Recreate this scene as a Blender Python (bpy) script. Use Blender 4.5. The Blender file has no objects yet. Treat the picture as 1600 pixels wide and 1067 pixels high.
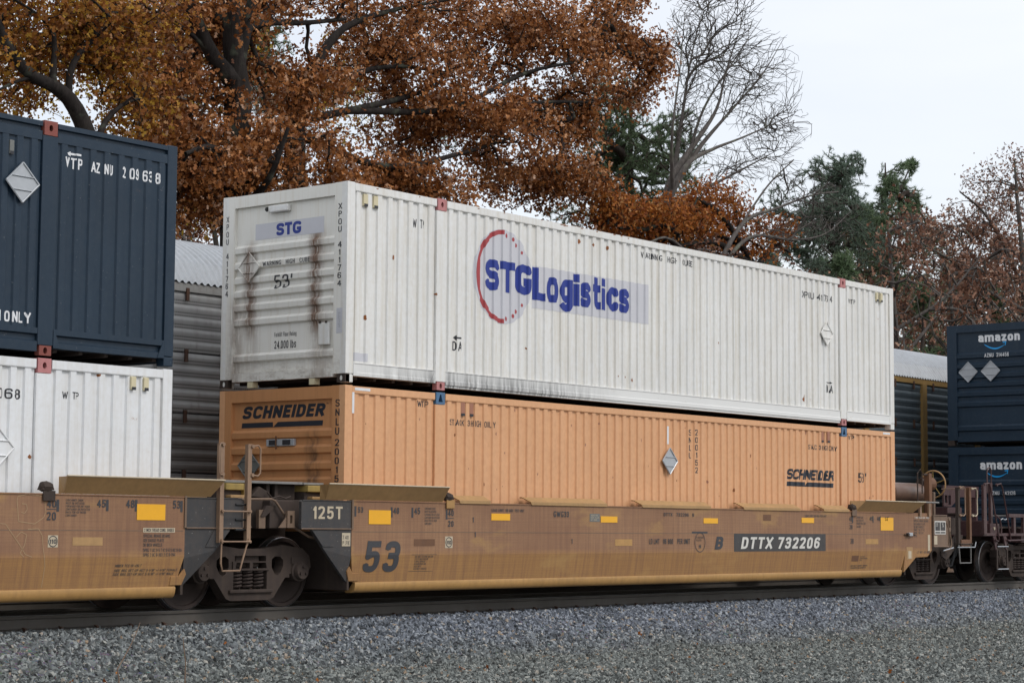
import bpy, bmesh, math, random
import numpy as np
from mathutils import Vector, Matrix, noise as mnoise
from mathutils.geometry import tessellate_polygon
random.seed(7); RNG = np.random.default_rng(11)
R = math.radians
scene = bpy.context.scene
COL = scene.collection

# ------------------------------------------------------------------ camera
CP = np.array([-20.8419, -19.9196, 1.0882]); YAW, PIT, ROL, FPX = 0.89010, 0.0926, 0.0065, 3170.0
_f = np.array([math.sin(YAW)*math.cos(PIT), math.cos(YAW)*math.cos(PIT), math.sin(PIT)])
_r = np.array([math.cos(YAW), -math.sin(YAW), 0.0]); _u = np.cross(_r, _f)
CR = _r*math.cos(ROL)+_u*math.sin(ROL); CU = -_r*math.sin(ROL)+_u*math.cos(ROL)
cam = bpy.data.cameras.new('camera'); camo = bpy.data.objects.new('camera', cam); COL.objects.link(camo)
m = Matrix.Identity(4)
for i in range(3):
    m[i][0], m[i][1], m[i][2], m[i][3] = CR[i], CU[i], -_f[i], CP[i]
camo.matrix_world = m
cam.sensor_width = 36.0; cam.lens = FPX/1600*36.0; cam.clip_start = 0.5; cam.clip_end = 3000
scene.camera = camo

# ------------------------------------------------------------------ sky, sun, exposure
SUN_EL, SUN_AZ = R(45), R(168)          # soft overcast light from behind the photographer
W = bpy.data.worlds.new('World'); scene.world = W; W.use_nodes = True
nt = W.node_tree; nt.nodes.clear()
wo = nt.nodes.new('ShaderNodeOutputWorld'); add = nt.nodes.new('ShaderNodeAddShader')
sky = nt.nodes.new('ShaderNodeTexSky'); sky.sky_type = 'NISHITA'; sky.sun_disc = False
sky.sun_elevation = SUN_EL; sky.sun_rotation = SUN_AZ
b1 = nt.nodes.new('ShaderNodeBackground'); b1.inputs[1].default_value = 0.05
nt.links.new(sky.outputs[0], b1.inputs[0])
tc = nt.nodes.new('ShaderNodeTexCoord'); sp = nt.nodes.new('ShaderNodeSeparateXYZ')
nt.links.new(tc.outputs['Generated'], sp.inputs[0])
mp = nt.nodes.new('ShaderNodeMapping'); mp.inputs['Scale'].default_value = (1, 1, 4)
nt.links.new(tc.outputs['Generated'], mp.inputs[0])
no = nt.nodes.new('ShaderNodeTexNoise'); no.inputs['Scale'].default_value = 2.2; no.inputs['Detail'].default_value = 5
nt.links.new(mp.outputs[0], no.inputs[0])
cr = nt.nodes.new('ShaderNodeValToRGB')      # thin variation in the cloud layer
cr.color_ramp.elements[0].position = 0.3; cr.color_ramp.elements[0].color = (0.78, 0.79, 0.815, 1)
cr.color_ramp.elements[1].position = 0.7; cr.color_ramp.elements[1].color = (0.97, 0.955, 0.945, 1)
nt.links.new(no.outputs[0], cr.inputs[0])
mr = nt.nodes.new('ShaderNodeMapRange')      # overcast sky is brighter towards the zenith
mr.inputs[1].default_value = 0.0; mr.inputs[2].default_value = 1.0; mr.inputs[3].default_value = 0.85; mr.inputs[4].default_value = 1.1
nt.links.new(sp.outputs[2], mr.inputs[0])
b2 = nt.nodes.new('ShaderNodeBackground')
nt.links.new(cr.outputs[0], b2.inputs[0]); nt.links.new(mr.outputs[0], b2.inputs[1])
nt.links.new(b1.outputs[0], add.inputs[0]); nt.links.new(b2.outputs[0], add.inputs[1])
nt.links.new(add.outputs[0], wo.inputs[0])
sl = bpy.data.lights.new('sun', 'SUN'); sl.energy = 1.25; sl.angle = R(16); sl.color = (1.0, 0.955, 0.90)
so = bpy.data.objects.new('sun', sl); COL.objects.link(so)
_az = SUN_AZ
sd = Vector((math.sin(_az)*math.cos(SUN_EL), math.cos(_az)*math.cos(SUN_EL), math.sin(SUN_EL)))  # towards the sun
so.rotation_euler = sd.to_track_quat('Z', 'Y').to_euler(); so.location = (0, -30, 40)
vs = scene.view_settings; vs.view_transform = 'Standard'; vs.look = 'None'; vs.exposure = 0.0; vs.gamma = 1.0; vs.use_curve_mapping = False

# ------------------------------------------------------------------ helpers
def at(u, v, Y):
    """point of the place seen at photograph pixel (u, v) standing at depth Y"""
    d = _f*FPX + CR*(u-800) + CU*(533.5-v); t = (Y-CP[1])/d[1]
    return CP + t*d

class NT:
    def __init__(s, name):
        s.m = bpy.data.materials.new(name); s.m.use_nodes = True; s.t = s.m.node_tree
        s.b = s.t.nodes['Principled BSDF']; s.tc = s.t.nodes.new('ShaderNodeTexCoord')
    def n(s, k): return s.t.nodes.new(k)
    def put(s, sock, v):
        if isinstance(v, bpy.types.NodeSocket): s.t.links.new(v, sock)
        else:
            if isinstance(v, (tuple, list)) and len(v) == 3 and sock.type == 'RGBA': v = (*v, 1)
            sock.default_value = v
    def vec(s, scale=(1, 1, 1), loc=(0, 0, 0), rot=(0, 0, 0)):
        n = s.n('ShaderNodeMapping'); s.t.links.new(s.tc.outputs['Object'], n.inputs[0])
        n.inputs['Scale'].default_value = scale; n.inputs['Location'].default_value = loc; n.inputs['Rotation'].default_value = rot
        return n.outputs[0]
    def noise(s, scale, detail=4, vec=None, rough=0.55, dist=0.0):
        n = s.n('ShaderNodeTexNoise'); n.inputs['Scale'].default_value = scale; n.inputs['Detail'].default_value = detail
        n.inputs['Roughness'].default_value = rough; n.inputs['Distortion'].default_value = dist
        s.t.links.new(vec or s.vec(), n.inputs[0]); return n.outputs[0]
    def vor(s, scale, vec=None, out=0, feat='F1'):
        n = s.n('ShaderNodeTexVoronoi'); n.feature = feat; n.inputs['Scale'].default_value = scale
        s.t.links.new(vec or s.vec(), n.inputs[0]); return n.outputs[out]
    def ramp(s, fac, stops):
        n = s.n('ShaderNodeValToRGB'); e = n.color_ramp.elements
        while len(e) < len(stops): e.new(0.5)
        for i, (p, c) in enumerate(stops):
            e[i].position = p; e[i].color = (c, c, c, 1) if isinstance(c, (int, float)) else (*c, 1)
        s.put(n.inputs[0], fac); return n.outputs[0]
    def mix(s, fac, a, b, mode='MIX'):
        n = s.n('ShaderNodeMix'); n.data_type = 'RGBA'; n.blend_type = mode
        s.put(n.inputs[0], fac); s.put(n.inputs[6], a); s.put(n.inputs[7], b); return n.outputs[2]
    def math(s, op, a, b=0.0):
        n = s.n('ShaderNodeMath'); n.operation = op; s.put(n.inputs[0], a); s.put(n.inputs[1], b); return n.outputs[0]
    def sep(s, out):
        n = s.n('ShaderNodeSeparateXYZ'); s.t.links.new(s.tc.outputs['Object'], n.inputs[0]); return n.outputs[out]
    def band(s, val, c, w, soft):
        """1 inside |val-c|<w fading over soft"""
        d = s.math('ABSOLUTE', s.math('SUBTRACT', val, c))
        n = s.n('ShaderNodeMapRange'); n.inputs[1].default_value = w; n.inputs[2].default_value = w+soft
        n.inputs[3].default_value = 1; n.inputs[4].default_value = 0; s.put(n.inputs[0], d); return n.outputs[0]
    def mr(s, val, a, b, c=0.0, d=1.0):
        n = s.n('ShaderNodeMapRange'); n.inputs[1].default_value = a; n.inputs[2].default_value = b
        n.inputs[3].default_value = c; n.inputs[4].default_value = d; s.put(n.inputs[0], val); return n.outputs[0]
    def attr(s, name):
        n = s.n('ShaderNodeAttribute'); n.attribute_name = name; return n.outputs['Fac']
    def bump(s, h, strength=0.3, dist=0.01):
        n = s.n('ShaderNodeBump'); n.inputs['Strength'].default_value = strength; n.inputs['Distance'].default_value = dist
        s.put(n.inputs['Height'], h); s.t.links.new(n.outputs[0], s.b.inputs['Normal'])
    def done(s, col, rough=0.5, metal=0.0, spec=None):
        s.put(s.b.inputs['Base Color'], col); s.put(s.b.inputs['Roughness'], rough); s.put(s.b.inputs['Metallic'], metal)
        if spec is not None: s.b.inputs['Specular IOR Level'].default_value = spec
        return s.m

def paint(name, base, rough=0.5, grime=(0.12, 0.09, 0.06), gamt=0.35, var=0.12, rust=0.15, rustc=(0.16, 0.06, 0.025), streak=1.0, spec=0.35, chips=0.0, dent=0.006):
    n = NT(name)
    lo = tuple(c*(1-var) for c in base); hi = tuple(min(1, c*(1+var)) for c in base)
    c = n.mix(n.ramp(n.noise(0.9, 5), [(0.3, 0), (0.7, 1)]), lo, hi)
    c = n.mix(n.ramp(n.noise(14, 4), [(0.35, 0.0), (0.75, 0.22)]), c, grime)
    st = n.noise(2.2, 6, n.vec((5*streak, 5*streak, 0.28)), 0.65)
    c = n.mix(n.math('MULTIPLY', n.ramp(st, [(0.46, 0), (0.78, 1)]), gamt), c, grime)
    if rust:
        r1 = n.ramp(n.noise(7, 8, None, 0.72), [(0.67, 0), (0.73, 1)]); r2 = n.ramp(n.noise(1.3, 3), [(0.5, 0), (0.62, 1)])
        c = n.mix(n.math('MULTIPLY', n.math('MULTIPLY', r1, r2), min(1, rust*5)), c, rustc)
    if chips:
        c = n.mix(n.math('MULTIPLY', n.ramp(n.noise(30, 3), [(0.69, 0), (0.71, 1)]), chips), c, (0.5, 0.48, 0.44))
    n.bump(n.noise(1.6, 5), 0.5, dent)
    return n.done(c, n.ramp(n.noise(6, 3), [(0.2, rough*0.8), (0.8, min(1, rough*1.2))]), 0, spec)

def flat(name, c, rough=0.6, metal=0.0, var=0.12, sc=9):
    n = NT(name)
    return n.done(n.mix(n.noise(sc, 5), tuple(x*(1-var) for x in c), tuple(min(1, x*(1+var)) for x in c)), rough, metal)

class MB:
    def __init__(s): s.v = []; s.f = []
    def add(s, vs, fs):
        k = len(s.v); s.v += [tuple(map(float, v)) for v in vs]; s.f += [tuple(i+k for i in f) for f in fs]; return s
    def box(s, x0, x1, y0, y1, z0, z1):
        return s.add([(x, y, z) for z in (z0, z1) for y in (y0, y1) for x in (x0, x1)],
                     [(0, 2, 3, 1), (4, 5, 7, 6), (0, 1, 5, 4), (2, 6, 7, 3), (0, 4, 6, 2), (1, 3, 7, 5)])
    def hexa(s, a, b):          # two quads
        return s.add(list(a)+list(b), [(0, 3, 2, 1), (4, 5, 6, 7), (0, 1, 5, 4), (1, 2, 6, 5), (2, 3, 7, 6), (3, 0, 4, 7)])
    def prism(s, prof, p0, axis, ln, plane):
        pass
    def ext(s, prof, a0, a1, fn, cap=True):
        """sweep 2-D outline prof from a0 to a1; fn(a,p,q)->xyz"""
        n = len(prof); vs = [fn(a0, p, q) for p, q in prof]+[fn(a1, p, q) for p, q in prof]
        fs = [(i, (i+1) % n, n+(i+1) % n, n+i) for i in range(n)]
        if cap: fs += [tuple(range(n))[::-1], tuple(range(n, 2*n))]
        return s.add(vs, fs)
    def plate(s, loops, fn, t):
        """outline with holes (lists of (p,q)); fn(p,q,d)->xyz ; thickness t"""
        tr = tessellate_polygon([[Vector((p, q, 0)) for p, q in L] for L in loops])
        pts = [p for L in loops for p in L]; n = len(pts)
        vs = [fn(p, q, 0) for p, q in pts]+[fn(p, q, t) for p, q in pts]
        fs = [tuple(x) for x in tr]+[tuple(i+n for i in x)[::-1] for x in tr]; k = 0
        for L in loops:
            m_ = len(L); fs += [(k+i, k+(i+1) % m_, n+k+(i+1) % m_, n+k+i) for i in range(m_)]; k += m_
        return s.add(vs, fs)
    def tube(s, pts, r, seg=6, closed=False):
        pts = [Vector(p) for p in pts]; n = len(pts); rs = r if isinstance(r, (list, tuple)) else [r]*n
        vs = []; up = None
        for i, p in enumerate(pts):
            d = (pts[(i+1) % n]-pts[i-1]) if closed else (pts[min(i+1, n-1)]-pts[max(i-1, 0)])
            d.normalize()
            if up is None or abs(up.dot(d)) > 0.98: up = Vector((0, 0, 1)) if abs(d.z) < 0.9 else Vector((1, 0, 0))
            a = d.cross(up).normalized(); b = a.cross(d).normalized(); up = b
            vs += [p+(a*math.cos(2*math.pi*j/seg)+b*math.sin(2*math.pi*j/seg))*rs[i] for j in range(seg)]
        fs = []
        for i in range(n if closed else n-1):
            k = ((i+1) % n)*seg
            fs += [(i*seg+j, i*seg+(j+1) % seg, k+(j+1) % seg, k+j) for j in range(seg)]
        if not closed: fs += [tuple(range(seg))[::-1], tuple((n-1)*seg+j for j in range(seg))]
        return s.add(vs, fs)
    def lathe(s, prof, c, ax='y', seg=32):
        """prof (r, h) spun about axis through c"""
        vs = []
        for r, h in prof:
            for j in range(seg):
                a = 2*math.pi*j/seg; p, q = r*math.cos(a), r*math.sin(a)
                vs.append((c[0]+p, c[1]+h, c[2]+q) if ax == 'y' else ((c[0]+h, c[1]+p, c[2]+q) if ax == 'x' else (c[0]+p, c[1]+q, c[2]+h)))
        fs = [(i*seg+j, i*seg+(j+1) % seg, (i+1)*seg+(j+1) % seg, (i+1)*seg+j) for i in range(len(prof)-1) for j in range(seg)]
        fs += [tuple(range(seg))[::-1], tuple((len(prof)-1)*seg+j for j in range(seg))]
        return s.add(vs, fs)
    def cyl(s, c, r, h, ax='y', seg=16): return s.lathe([(r, 0), (r, h)], c, ax, seg)
    def build(s, name, mat, parent=None, smooth=False, bevel=0.0, label=None, fix=True):
        o_ = np.array(parent_origin(parent))
        me = bpy.data.meshes.new(name); v = np.array(s.v)-o_
        me.from_pydata(v.tolist(), [], s.f); me.materials.append(mat)
        if fix:
            bm = bmesh.new(); bm.from_mesh(me); bmesh.ops.recalc_face_normals(bm, faces=bm.faces); bm.to_mesh(me); bm.free()
        ob = bpy.data.objects.new(name, me); COL.objects.link(ob)
        if parent: ob.parent = parent
        if smooth:
            me.shade_smooth()
            try: me.set_sharp_from_angle(angle=R(35))
            except Exception: pass
        if bevel:
            b = ob.modifiers.new('bevel', 'BEVEL'); b.width = bevel; b.segments = 2; b.limit_method = 'ANGLE'; b.angle_limit = R(40)
        if label: ob['label'] = label
        return ob

def parent_origin(p):
    t = Vector((0, 0, 0))
    while p is not None: t += p.location; p = p.parent
    return t
def thing(name, label, cat, loc=(0, 0, 0), group=None):
    o = bpy.data.objects.new(name, None); COL.objects.link(o); o.location = loc; o.empty_display_size = 0.3
    o['label'] = label; o['category'] = cat
    if group: o['group'] = group
    return o
def tag(o, label=None, cat=None, kind=None, group=None):
    if label: o['label'] = label
    if cat: o['category'] = cat
    if kind: o['kind'] = kind
    if group: o['group'] = group
    return o

# lettering: drawn with strokes, cut along the folds of the sheet it is painted on
# a plain stroked gothic alphabet: each glyph is (width, [paths of (x, y, corner radius)])
_r_ = 0.28
def _g(s):
    out = []
    for path in s.split('|'):
        pts = []
        for tok in path.split():
            q = tok.split(','); pts.append((float(q[0]), float(q[1]), (_r_ if len(q) > 2 and q[2] == 'r' else (float(q[2]) if len(q) > 2 else 0.0))))
        out.append(pts)
    return out
GL = {
 'A': (.60, '0,0 .5,1 1,0|.2,.3 .8,.3'), 'B': (.52, '0,.52 .95,.52,r .95,1,r 0,1 0,0 1,0,r 1,.52,r .4,.52'), 'C': (.54, '1,.73 1,1,r 0,1,r 0,0,r 1,0,r 1,.27'),
 'D': (.52, '0,0 1,0,r 1,1,r 0,1 0,-.001'), 'E': (.44, '1,1 0,1 0,0 1,0|0,.52 .85,.52'), 'F': (.44, '1,1 0,1 0,0|0,.52 .85,.52'), 'G': (.58, '1,.80 1,1,r 0,1,r 0,0,r 1,0,r 1,.40 .72,.40'),
 'H': (.52, '0,0 0,1|1,0 1,1|0,.52 1,.52'), 'I': (.01, '0,0 0,1'), 'J': (.44, '1,1 1,0,r 0,0,r 0,.3'), 'K': (.54, '0,0 0,1|1,1 0,.38|.32,.58 1,0'), 'L': (.42, '0,1 0,0 1,0'),
 'M': (.66, '0,0 0,1 .5,.25 1,1 1,0'), 'N': (.52, '0,0 0,1 1,0 1,1'), 'O': (.52, '.5,0 1,0,r 1,1,r 0,1,r 0,0,r .5,0'), 'P': (.50, '0,0 0,1 1,1,r 1,.46,r 0,.46'), 'Q': (.52, '.5,0 1,0,r 1,1,r 0,1,r 0,0,r .5,0|.6,.25 1.05,-.08'),
 'R': (.52, '0,0 0,1 1,1,r 1,.48,r 0,.48|.5,.48 1,0'), 'S': (.54, '1,.76 1,1,r 0,1,r 0,.53,.22 1,.49,.22 1,0,r 0,0,r 0,.24'), 'T': (.50, '0,1 1,1|.5,1 .5,0'), 'U': (.52, '0,1 0,0,r 1,0,r 1,1'),
 'V': (.56, '0,1 .5,0 1,1'), 'W': (.84, '0,1 .25,0 .5,.9 .75,0 1,1'), 'X': (.56, '0,0 1,1|0,1 1,0'), 'Y': (.56, '0,1 .5,.45 1,1|.5,.45 .5,0'), 'Z': (.50, '0,1 1,1 0,0 1,0'),
 '0': (.48, '.5,0 1,0,r 1,1,r 0,1,r 0,0,r .5,0'), '1': (.20, '0,.78 1,1 1,0'), '2': (.48, '0,.74 0,1,r 1,1,r 1,.60,.2 0,0 1,0'), '3': (.48, '0,.74 0,1,r 1,1,r 1,.53,.22 .35,.53|.35,.53 1,.53,.22 1,0,r 0,0,r 0,.26'),
 '4': (.52, '.78,0 .78,1 0,.28 1.05,.28'), '5': (.48, '.95,1 .1,1 .04,.50 .45,.60 1,.60,.25 1,0,r 0,0,r 0,.25'), '6': (.48, '1,.76 1,1,r 0,1,r 0,0,r 1,0,r 1,.58,r .1,.58'), '7': (.48, '0,1 1,1 .38,0'),
 '8': (.48, '.5,.53 .96,.53,.2 .96,1,r .04,1,r .04,.53,.2 .5,.53|.5,.53 1,.53,.22 1,0,r 0,0,r 0,.53,.22 .5,.53'), '9': (.48, '0,.24 0,0,r 1,0,r 1,1,r 0,1,r 0,.42,r .9,.42'),
 'a': (.44, '.02,.58 .02,.72,.2 1,.72,.22 1,0|1,.42 0,.42,.2 0,0,.2 1,.04'), 'b': (.44, '0,1 0,0 1,0,r 1,.72,r 0,.72'), 'c': (.42, '1,.52 1,.72,r 0,.72,r 0,0,r 1,0,r 1,.22'), 'd': (.44, '1,1 1,0 0,0,r 0,.72,r 1,.72'),
 'e': (.44, '0,.36 1,.36 1,.72,r 0,.72,r 0,0,r 1,0,.2 1,.12'), 'f': (.26, '.35,0 .35,1,.2 1,1|0,.70 .95,.70'), 'g': (.46, '1,.1 0,.02,r 0,.72,r 1,.72|1,.74 1,-.30,r 0,-.30,.2 0,-.18'), 'i': (.01, '0,0 0,.60|0,.98 0,1.0'), 'k': (.44, '0,0 0,1|1,.72 0,.28|.3,.42 1,0'),
 'l': (.01, '0,0 0,1'), 'm': (.74, '0,0 0,.72|0,.6 .12,.72,.1 .5,.72,.18 .5,0|.5,.6 .62,.72,.1 1,.72,.18 1,0'), 'n': (.44, '0,0 0,.72|0,.58 .15,.72,.12 1,.72,.22 1,0'), 'o': (.46, '.5,0 1,0,r 1,.72,r 0,.72,r 0,0,r .5,0'),
 'r': (.28, '0,0 0,.72|0,.5 .2,.72,.2 1,.70'), 's': (.42, '1,.55 1,.72,.2 0,.72,.2 0,.38,.16 1,.36,.16 1,0,.2 0,0,.2 0,.17'), 't': (.28, '.35,1 .35,0,.2 1,0|0,.70 .95,.70'), 'z': (.40, '0,.72 1,.72 0,0 1,0'),
 '-': (.26, '0,.46 1,.46'), '.': (.01, '0,0 0,.12'), ',': (.08, '1,.1 0,-.14'), "'": (.01, '0,.78 0,1'), '"': (.16, '0,.78 0,1|1,.78 1,1'), '/': (.36, '0,0 1,1'), '+': (.34, '0,.46 1,.46|.5,.25 .5,.67')}
GL = {k: (w, _g(s)) for k, (w, s) in GL.items()}
from mathutils.geometry import delaunay_2d_cdt
_TC = {}
def _cap(p, d, t):
    if abs(d.x) > 0.5 or min(abs(p[1]-k) for k in (0, 1, 0.72, 0.60, 0.98, 0.12, 0.78)) < 0.005: return t/2
    return 0.0 if t < 0.16 else -0.22*t
def glyphs(txt, bold=0.0, shear=0.0, space=1.0):
    k = (txt, bold, shear, space)
    if k in _TC: return _TC[k]
    t = 0.125+bold*2.5; lines = txt.split('\n'); vs, fs, OV, OF = [], [], [], []
    stack = len(lines) > 1 and all(len(l) <= 1 for l in lines)
    for li, line in enumerate(lines):
        x = 0.0; y0 = -li*(1.42 if not stack else 1.30)
        for ch in line:
            if ch == ' ': x += 0.36*space; continue
            g0 = len(fs); w, paths = GL.get(ch, GL['I']); w = w*(1+bold*7) if w > 0.05 else t; ox = x if not stack else -w/2
            for P_ in paths:
                w_ = max(w-t, w*0.4) if w > t*1.01 else 0.0
                pt = [(ox+t/2+p*w_, y0+t/2+q*(1-t), r_) for p, q, r_ in P_]; poly_ = []
                closed = len(pt) > 3 and abs(pt[0][0]-pt[-1][0]) < 1e-3 and abs(pt[0][1]-pt[-1][1]) < 1e-2
                for i, (a, b, r_) in enumerate(pt):
                    if r_ > 0 and 0 < i < len(pt)-1:
                        A, B, C_ = Vector(pt[i-1][:2]), Vector((a, b)), Vector(pt[i+1][:2]); l1, l2 = (A-B).length, (C_-B).length
                        r1, r2 = min(r_, l1*0.5), min(r_, l2*0.5); p0, p2 = B+(A-B)*(r1/l1), B+(C_-B)*(r2/l2)
                        for j in range(5): u = j/4; c_ = 1.0; poly_.append(p0*(1-u)**2+B*2*u*(1-u)+p2*u*u)
                    else: poly_.append(Vector((a, b)))
                q_ = [poly_[0]]
                for p in poly_[1:]:
                    if (p-q_[-1]).length > 1e-4: q_.append(p)
                n_ = len(q_)
                if n_ < 2: continue
                dd = [(q_[i+1]-q_[i]).normalized() for i in range(n_-1)]; ea = [0.0]*(n_-1); eb = [0.0]*(n_-1); discs = []
                for i in range(n_):
                    if i == 0 or i == n_-1:
                        if closed:
                            if i == 0: c_ = dd[-1].dot(dd[0]); (discs.append(q_[0]) if abs(c_) > 0.35 else None); h_ = t/2 if abs(c_) <= 0.35 else 0.0; ea[0] = h_; eb[-1] = h_
                        elif i == 0: ea[0] = _cap(P_[0], dd[0], t)
                        else: eb[-1] = _cap(P_[-1], dd[-1], t)
                    elif abs(dd[i-1].dot(dd[i])) <= 0.35: eb[i-1] = t/2; ea[i] = t/2
                    else: discs.append(q_[i])
                for i in range(n_-1):
                    l_ = (q_[i+1]-q_[i]).length; ea[i] = max(ea[i], -0.3*l_); eb[i] = max(eb[i], -0.3*l_)
                    nn = Vector((-dd[i].y, dd[i].x))*t/2; p, o = q_[i]-dd[i]*ea[i], q_[i+1]+dd[i]*eb[i]; k0 = len(vs)
                    vs += [p-nn, o-nn, o+nn, p+nn]; fs.append([k0, k0+1, k0+2, k0+3])
                for p in discs:
                    k0 = len(vs); vs += [p+Vector((math.cos(j*math.pi/5), math.sin(j*math.pi/5)))*t/2 for j in range(10)]; fs.append(list(range(k0, k0+10)))
            x += w+(t*0.22+0.13)*space
            gv = sorted({i for q in fs[g0:] for i in q}); gx = {j: i for i, j in enumerate(gv)}
            r_ = delaunay_2d_cdt([Vector((vs[j].x+shear*vs[j].y, vs[j].y)) for j in gv], [], [[gx[i] for i in q] for q in fs[g0:]], 0, 1e-6)
            tri = [tuple(q) for q, o in zip(r_[2], r_[5]) if len(o)]; used = sorted({i for q in tri for i in q}); ix = {j: i+len(OV) for i, j in enumerate(used)}
            OV += [tuple(r_[0][j][:2]) for j in used]; OF += [tuple(ix[i] for i in q) for q in tri]
    v = np.array(OV); f = OF
    lo, hi = v.min(0), v.max(0); v = (v-lo)/(hi-lo); _TC[k] = (v, f); return v, f

def decal(parent, v, f, box, surf, mat, ba=(), bb=(), name='lettering', label=None):
    """v in 0..1 -> box(a0,a1,b0,b1) -> folded at ba / bb -> surf(a,b)"""
    a0, a1, b0, b1 = box
    bm = bmesh.new()
    vv = [bm.verts.new((a0+(a1-a0)*p, b0+(b1-b0)*q, 0)) for p, q in v]
    for t in f:
        try: bm.faces.new([vv[i] for i in t])
        except ValueError: pass
    _as = [a0+(a1-a0)*p for p, q in v]; lo, hi = min(_as), max(_as)
    _bs = [b0+(b1-b0)*q for p, q in v]; blo, bhi = min(_bs), max(_bs)
    for x in ba:
        if lo < x < hi:
            bmesh.ops.bisect_plane(bm, geom=bm.verts[:]+bm.edges[:]+bm.faces[:], plane_co=(x, 0, 0), plane_no=(1, 0, 0))
    for z in bb:
        if blo < z < bhi:
            bmesh.ops.bisect_plane(bm, geom=bm.verts[:]+bm.edges[:]+bm.faces[:], plane_co=(0, z, 0), plane_no=(0, 1, 0))
    o_ = parent_origin(parent)
    cent = {}
    for vt in bm.verts:
        vt.co = Vector(surf(vt.co.x, vt.co.y))-o_
    me = bpy.data.meshes.new(name); bm.to_mesh(me); bm.free(); me.materials.append(mat)
    ob = bpy.data.objects.new(name, me); COL.objects.link(ob); ob.parent = parent
    if label: ob['label'] = label
    return ob
def text(parent, txt, box, surf, mat, ba=(), bb=(), bold=0.0, shear=0.0, space=1.0, label=None):
    v, f = glyphs(txt, bold, shear, space); return decal(parent, v, f, box, surf, mat, ba, bb, 'lettering', label)
QUAD = (np.array([(0, 0), (1, 0), (1, 1), (0, 1)], float), [(0, 1, 2, 3)])
def patch(parent, box, surf, mat, ba=(), bb=(), name='painted_panel', label=None):
    return decal(parent, QUAD[0], QUAD[1], box, surf, mat, ba, bb, name, label)
def poly(parent, pts, surf, mat, ba=(), bb=(), name='painted_mark', label=None):
    p = np.array(pts, float); tr = tessellate_polygon([[Vector((*q, 0)) for q in pts]])
    return decal(parent, p, [tuple(t) for t in tr], (0, 1, 0, 1), surf, mat, ba, bb, name, label)
# ------------------------------------------------------------------ materials
M = {}
M['white'] = paint('white_container_paint', (0.755, 0.755, 0.735), 0.45, (0.52, 0.46, 0.34), 0.55, 0.05, 0.16, (0.30, 0.13, 0.05))
M['white_clean'] = paint('cool_white_container_paint', (0.75, 0.765, 0.775), 0.42, (0.52, 0.48, 0.40), 0.4, 0.04, 0.12, (0.30, 0.12, 0.05))
M['orange'] = paint('orange_container_paint', (0.70, 0.385, 0.20), 0.5, (0.40, 0.17, 0.08), 0.16, 0.05, 0.08)
M['blue'] = paint('navy_container_paint', (0.013, 0.029, 0.050), 0.45, (0.042, 0.056, 0.072), 0.25, 0.10, 0.05, (0.20, 0.09, 0.05), chips=0.15, spec=0.3)
M['pink'] = paint('faded_red_casting_paint', (0.48, 0.20, 0.20), 0.65, (0.22, 0.12, 0.09), 0.6, 0.15, 0.3)
M['redcast'] = paint('worn_red_casting_paint', (0.24, 0.07, 0.055), 0.65, (0.10, 0.05, 0.04), 0.6, 0.2, 0.3)
M['bluecast'] = paint('blue_casting_paint', (0.07, 0.16, 0.28), 0.55, (0.10, 0.08, 0.07), 0.4, 0.1, 0.2)
M['black'] = flat('black_marking_paint', (0.022, 0.023, 0.028), 0.5, 0, 0.2)
M['navyink'] = flat('dark_navy_marking_paint', (0.014, 0.018, 0.028), 0.5, 0, 0.2)
M['ink'] = flat('faded_black_stencil_paint', (0.045, 0.045, 0.05), 0.6, 0, 0.3, 30)
M['logoblue'] = flat('royal_blue_film', (0.010, 0.030, 0.24), 0.55)
M['logored'] = flat('faded_red_film', (0.36, 0.045, 0.05), 0.55)
M['film'] = flat('pale_lavender_film', (0.555, 0.555, 0.585), 0.5, 0, 0.05)
M['markwhite'] = flat('white_marking_paint', (0.72, 0.73, 0.74), 0.5)
M['smile'] = flat('bright_blue_film', (0.01, 0.33, 0.75), 0.4)
M['alu'] = flat('dull_aluminium_placard', (0.42, 0.44, 0.46), 0.4, 0.3)
M['greyplac'] = flat('grey_placard_metal', (0.16, 0.165, 0.155), 0.55, 0.1)
M['cream'] = flat('cream_vent_plastic', (0.62, 0.55, 0.36), 0.6)
M['ventbrown'] = flat('brown_vent_plastic', (0.34, 0.15, 0.09), 0.6)
M['rubber'] = flat('black_rubber', (0.02, 0.02, 0.02), 0.7)
M['steel'] = paint('grimy_brown_cast_steel', (0.048, 0.036, 0.031), 0.8, (0.085, 0.06, 0.043), 0.5, 0.3, 0.2, (0.12, 0.05, 0.03), spec=0.25)
M['wheel'] = flat('brown_wheel_steel', (0.042, 0.028, 0.023), 0.7, 0.2, 0.3, 4)
M['tread'] = flat('polished_wheel_tread', (0.75, 0.76, 0.78), 0.33, 1.0, 0.1)
M['darkgrey'] = paint('dark_grey_car_end_paint', (0.048, 0.048, 0.050), 0.55, (0.12, 0.09, 0.07), 0.30, 0.15, 0.12, chips=0.4)
M['dusty'] = paint('dusty_brown_steel', (0.16, 0.105, 0.075), 0.65, (0.24, 0.17, 0.10), 0.5, 0.2, 0.2)
M['tanlad'] = paint('tan_ladder_paint', (0.30, 0.195, 0.125), 0.55, (0.12, 0.07, 0.05), 0.5, 0.2, 0.3)
M['guide'] = paint('yellow_tan_guide_paint', (0.42, 0.255, 0.11), 0.5, (0.20, 0.12, 0.06), 0.35, 0.12, 0.1)
M['yellowblk'] = paint('dirty_yellow_bracket_paint', (0.36, 0.25, 0.07), 0.6, (0.12, 0.08, 0.04), 0.5, 0.2, 0.1)
M['reflector'] = flat('yellow_reflective_tape', (0.85, 0.42, 0.012), 0.35, 0, 0.06)
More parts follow.
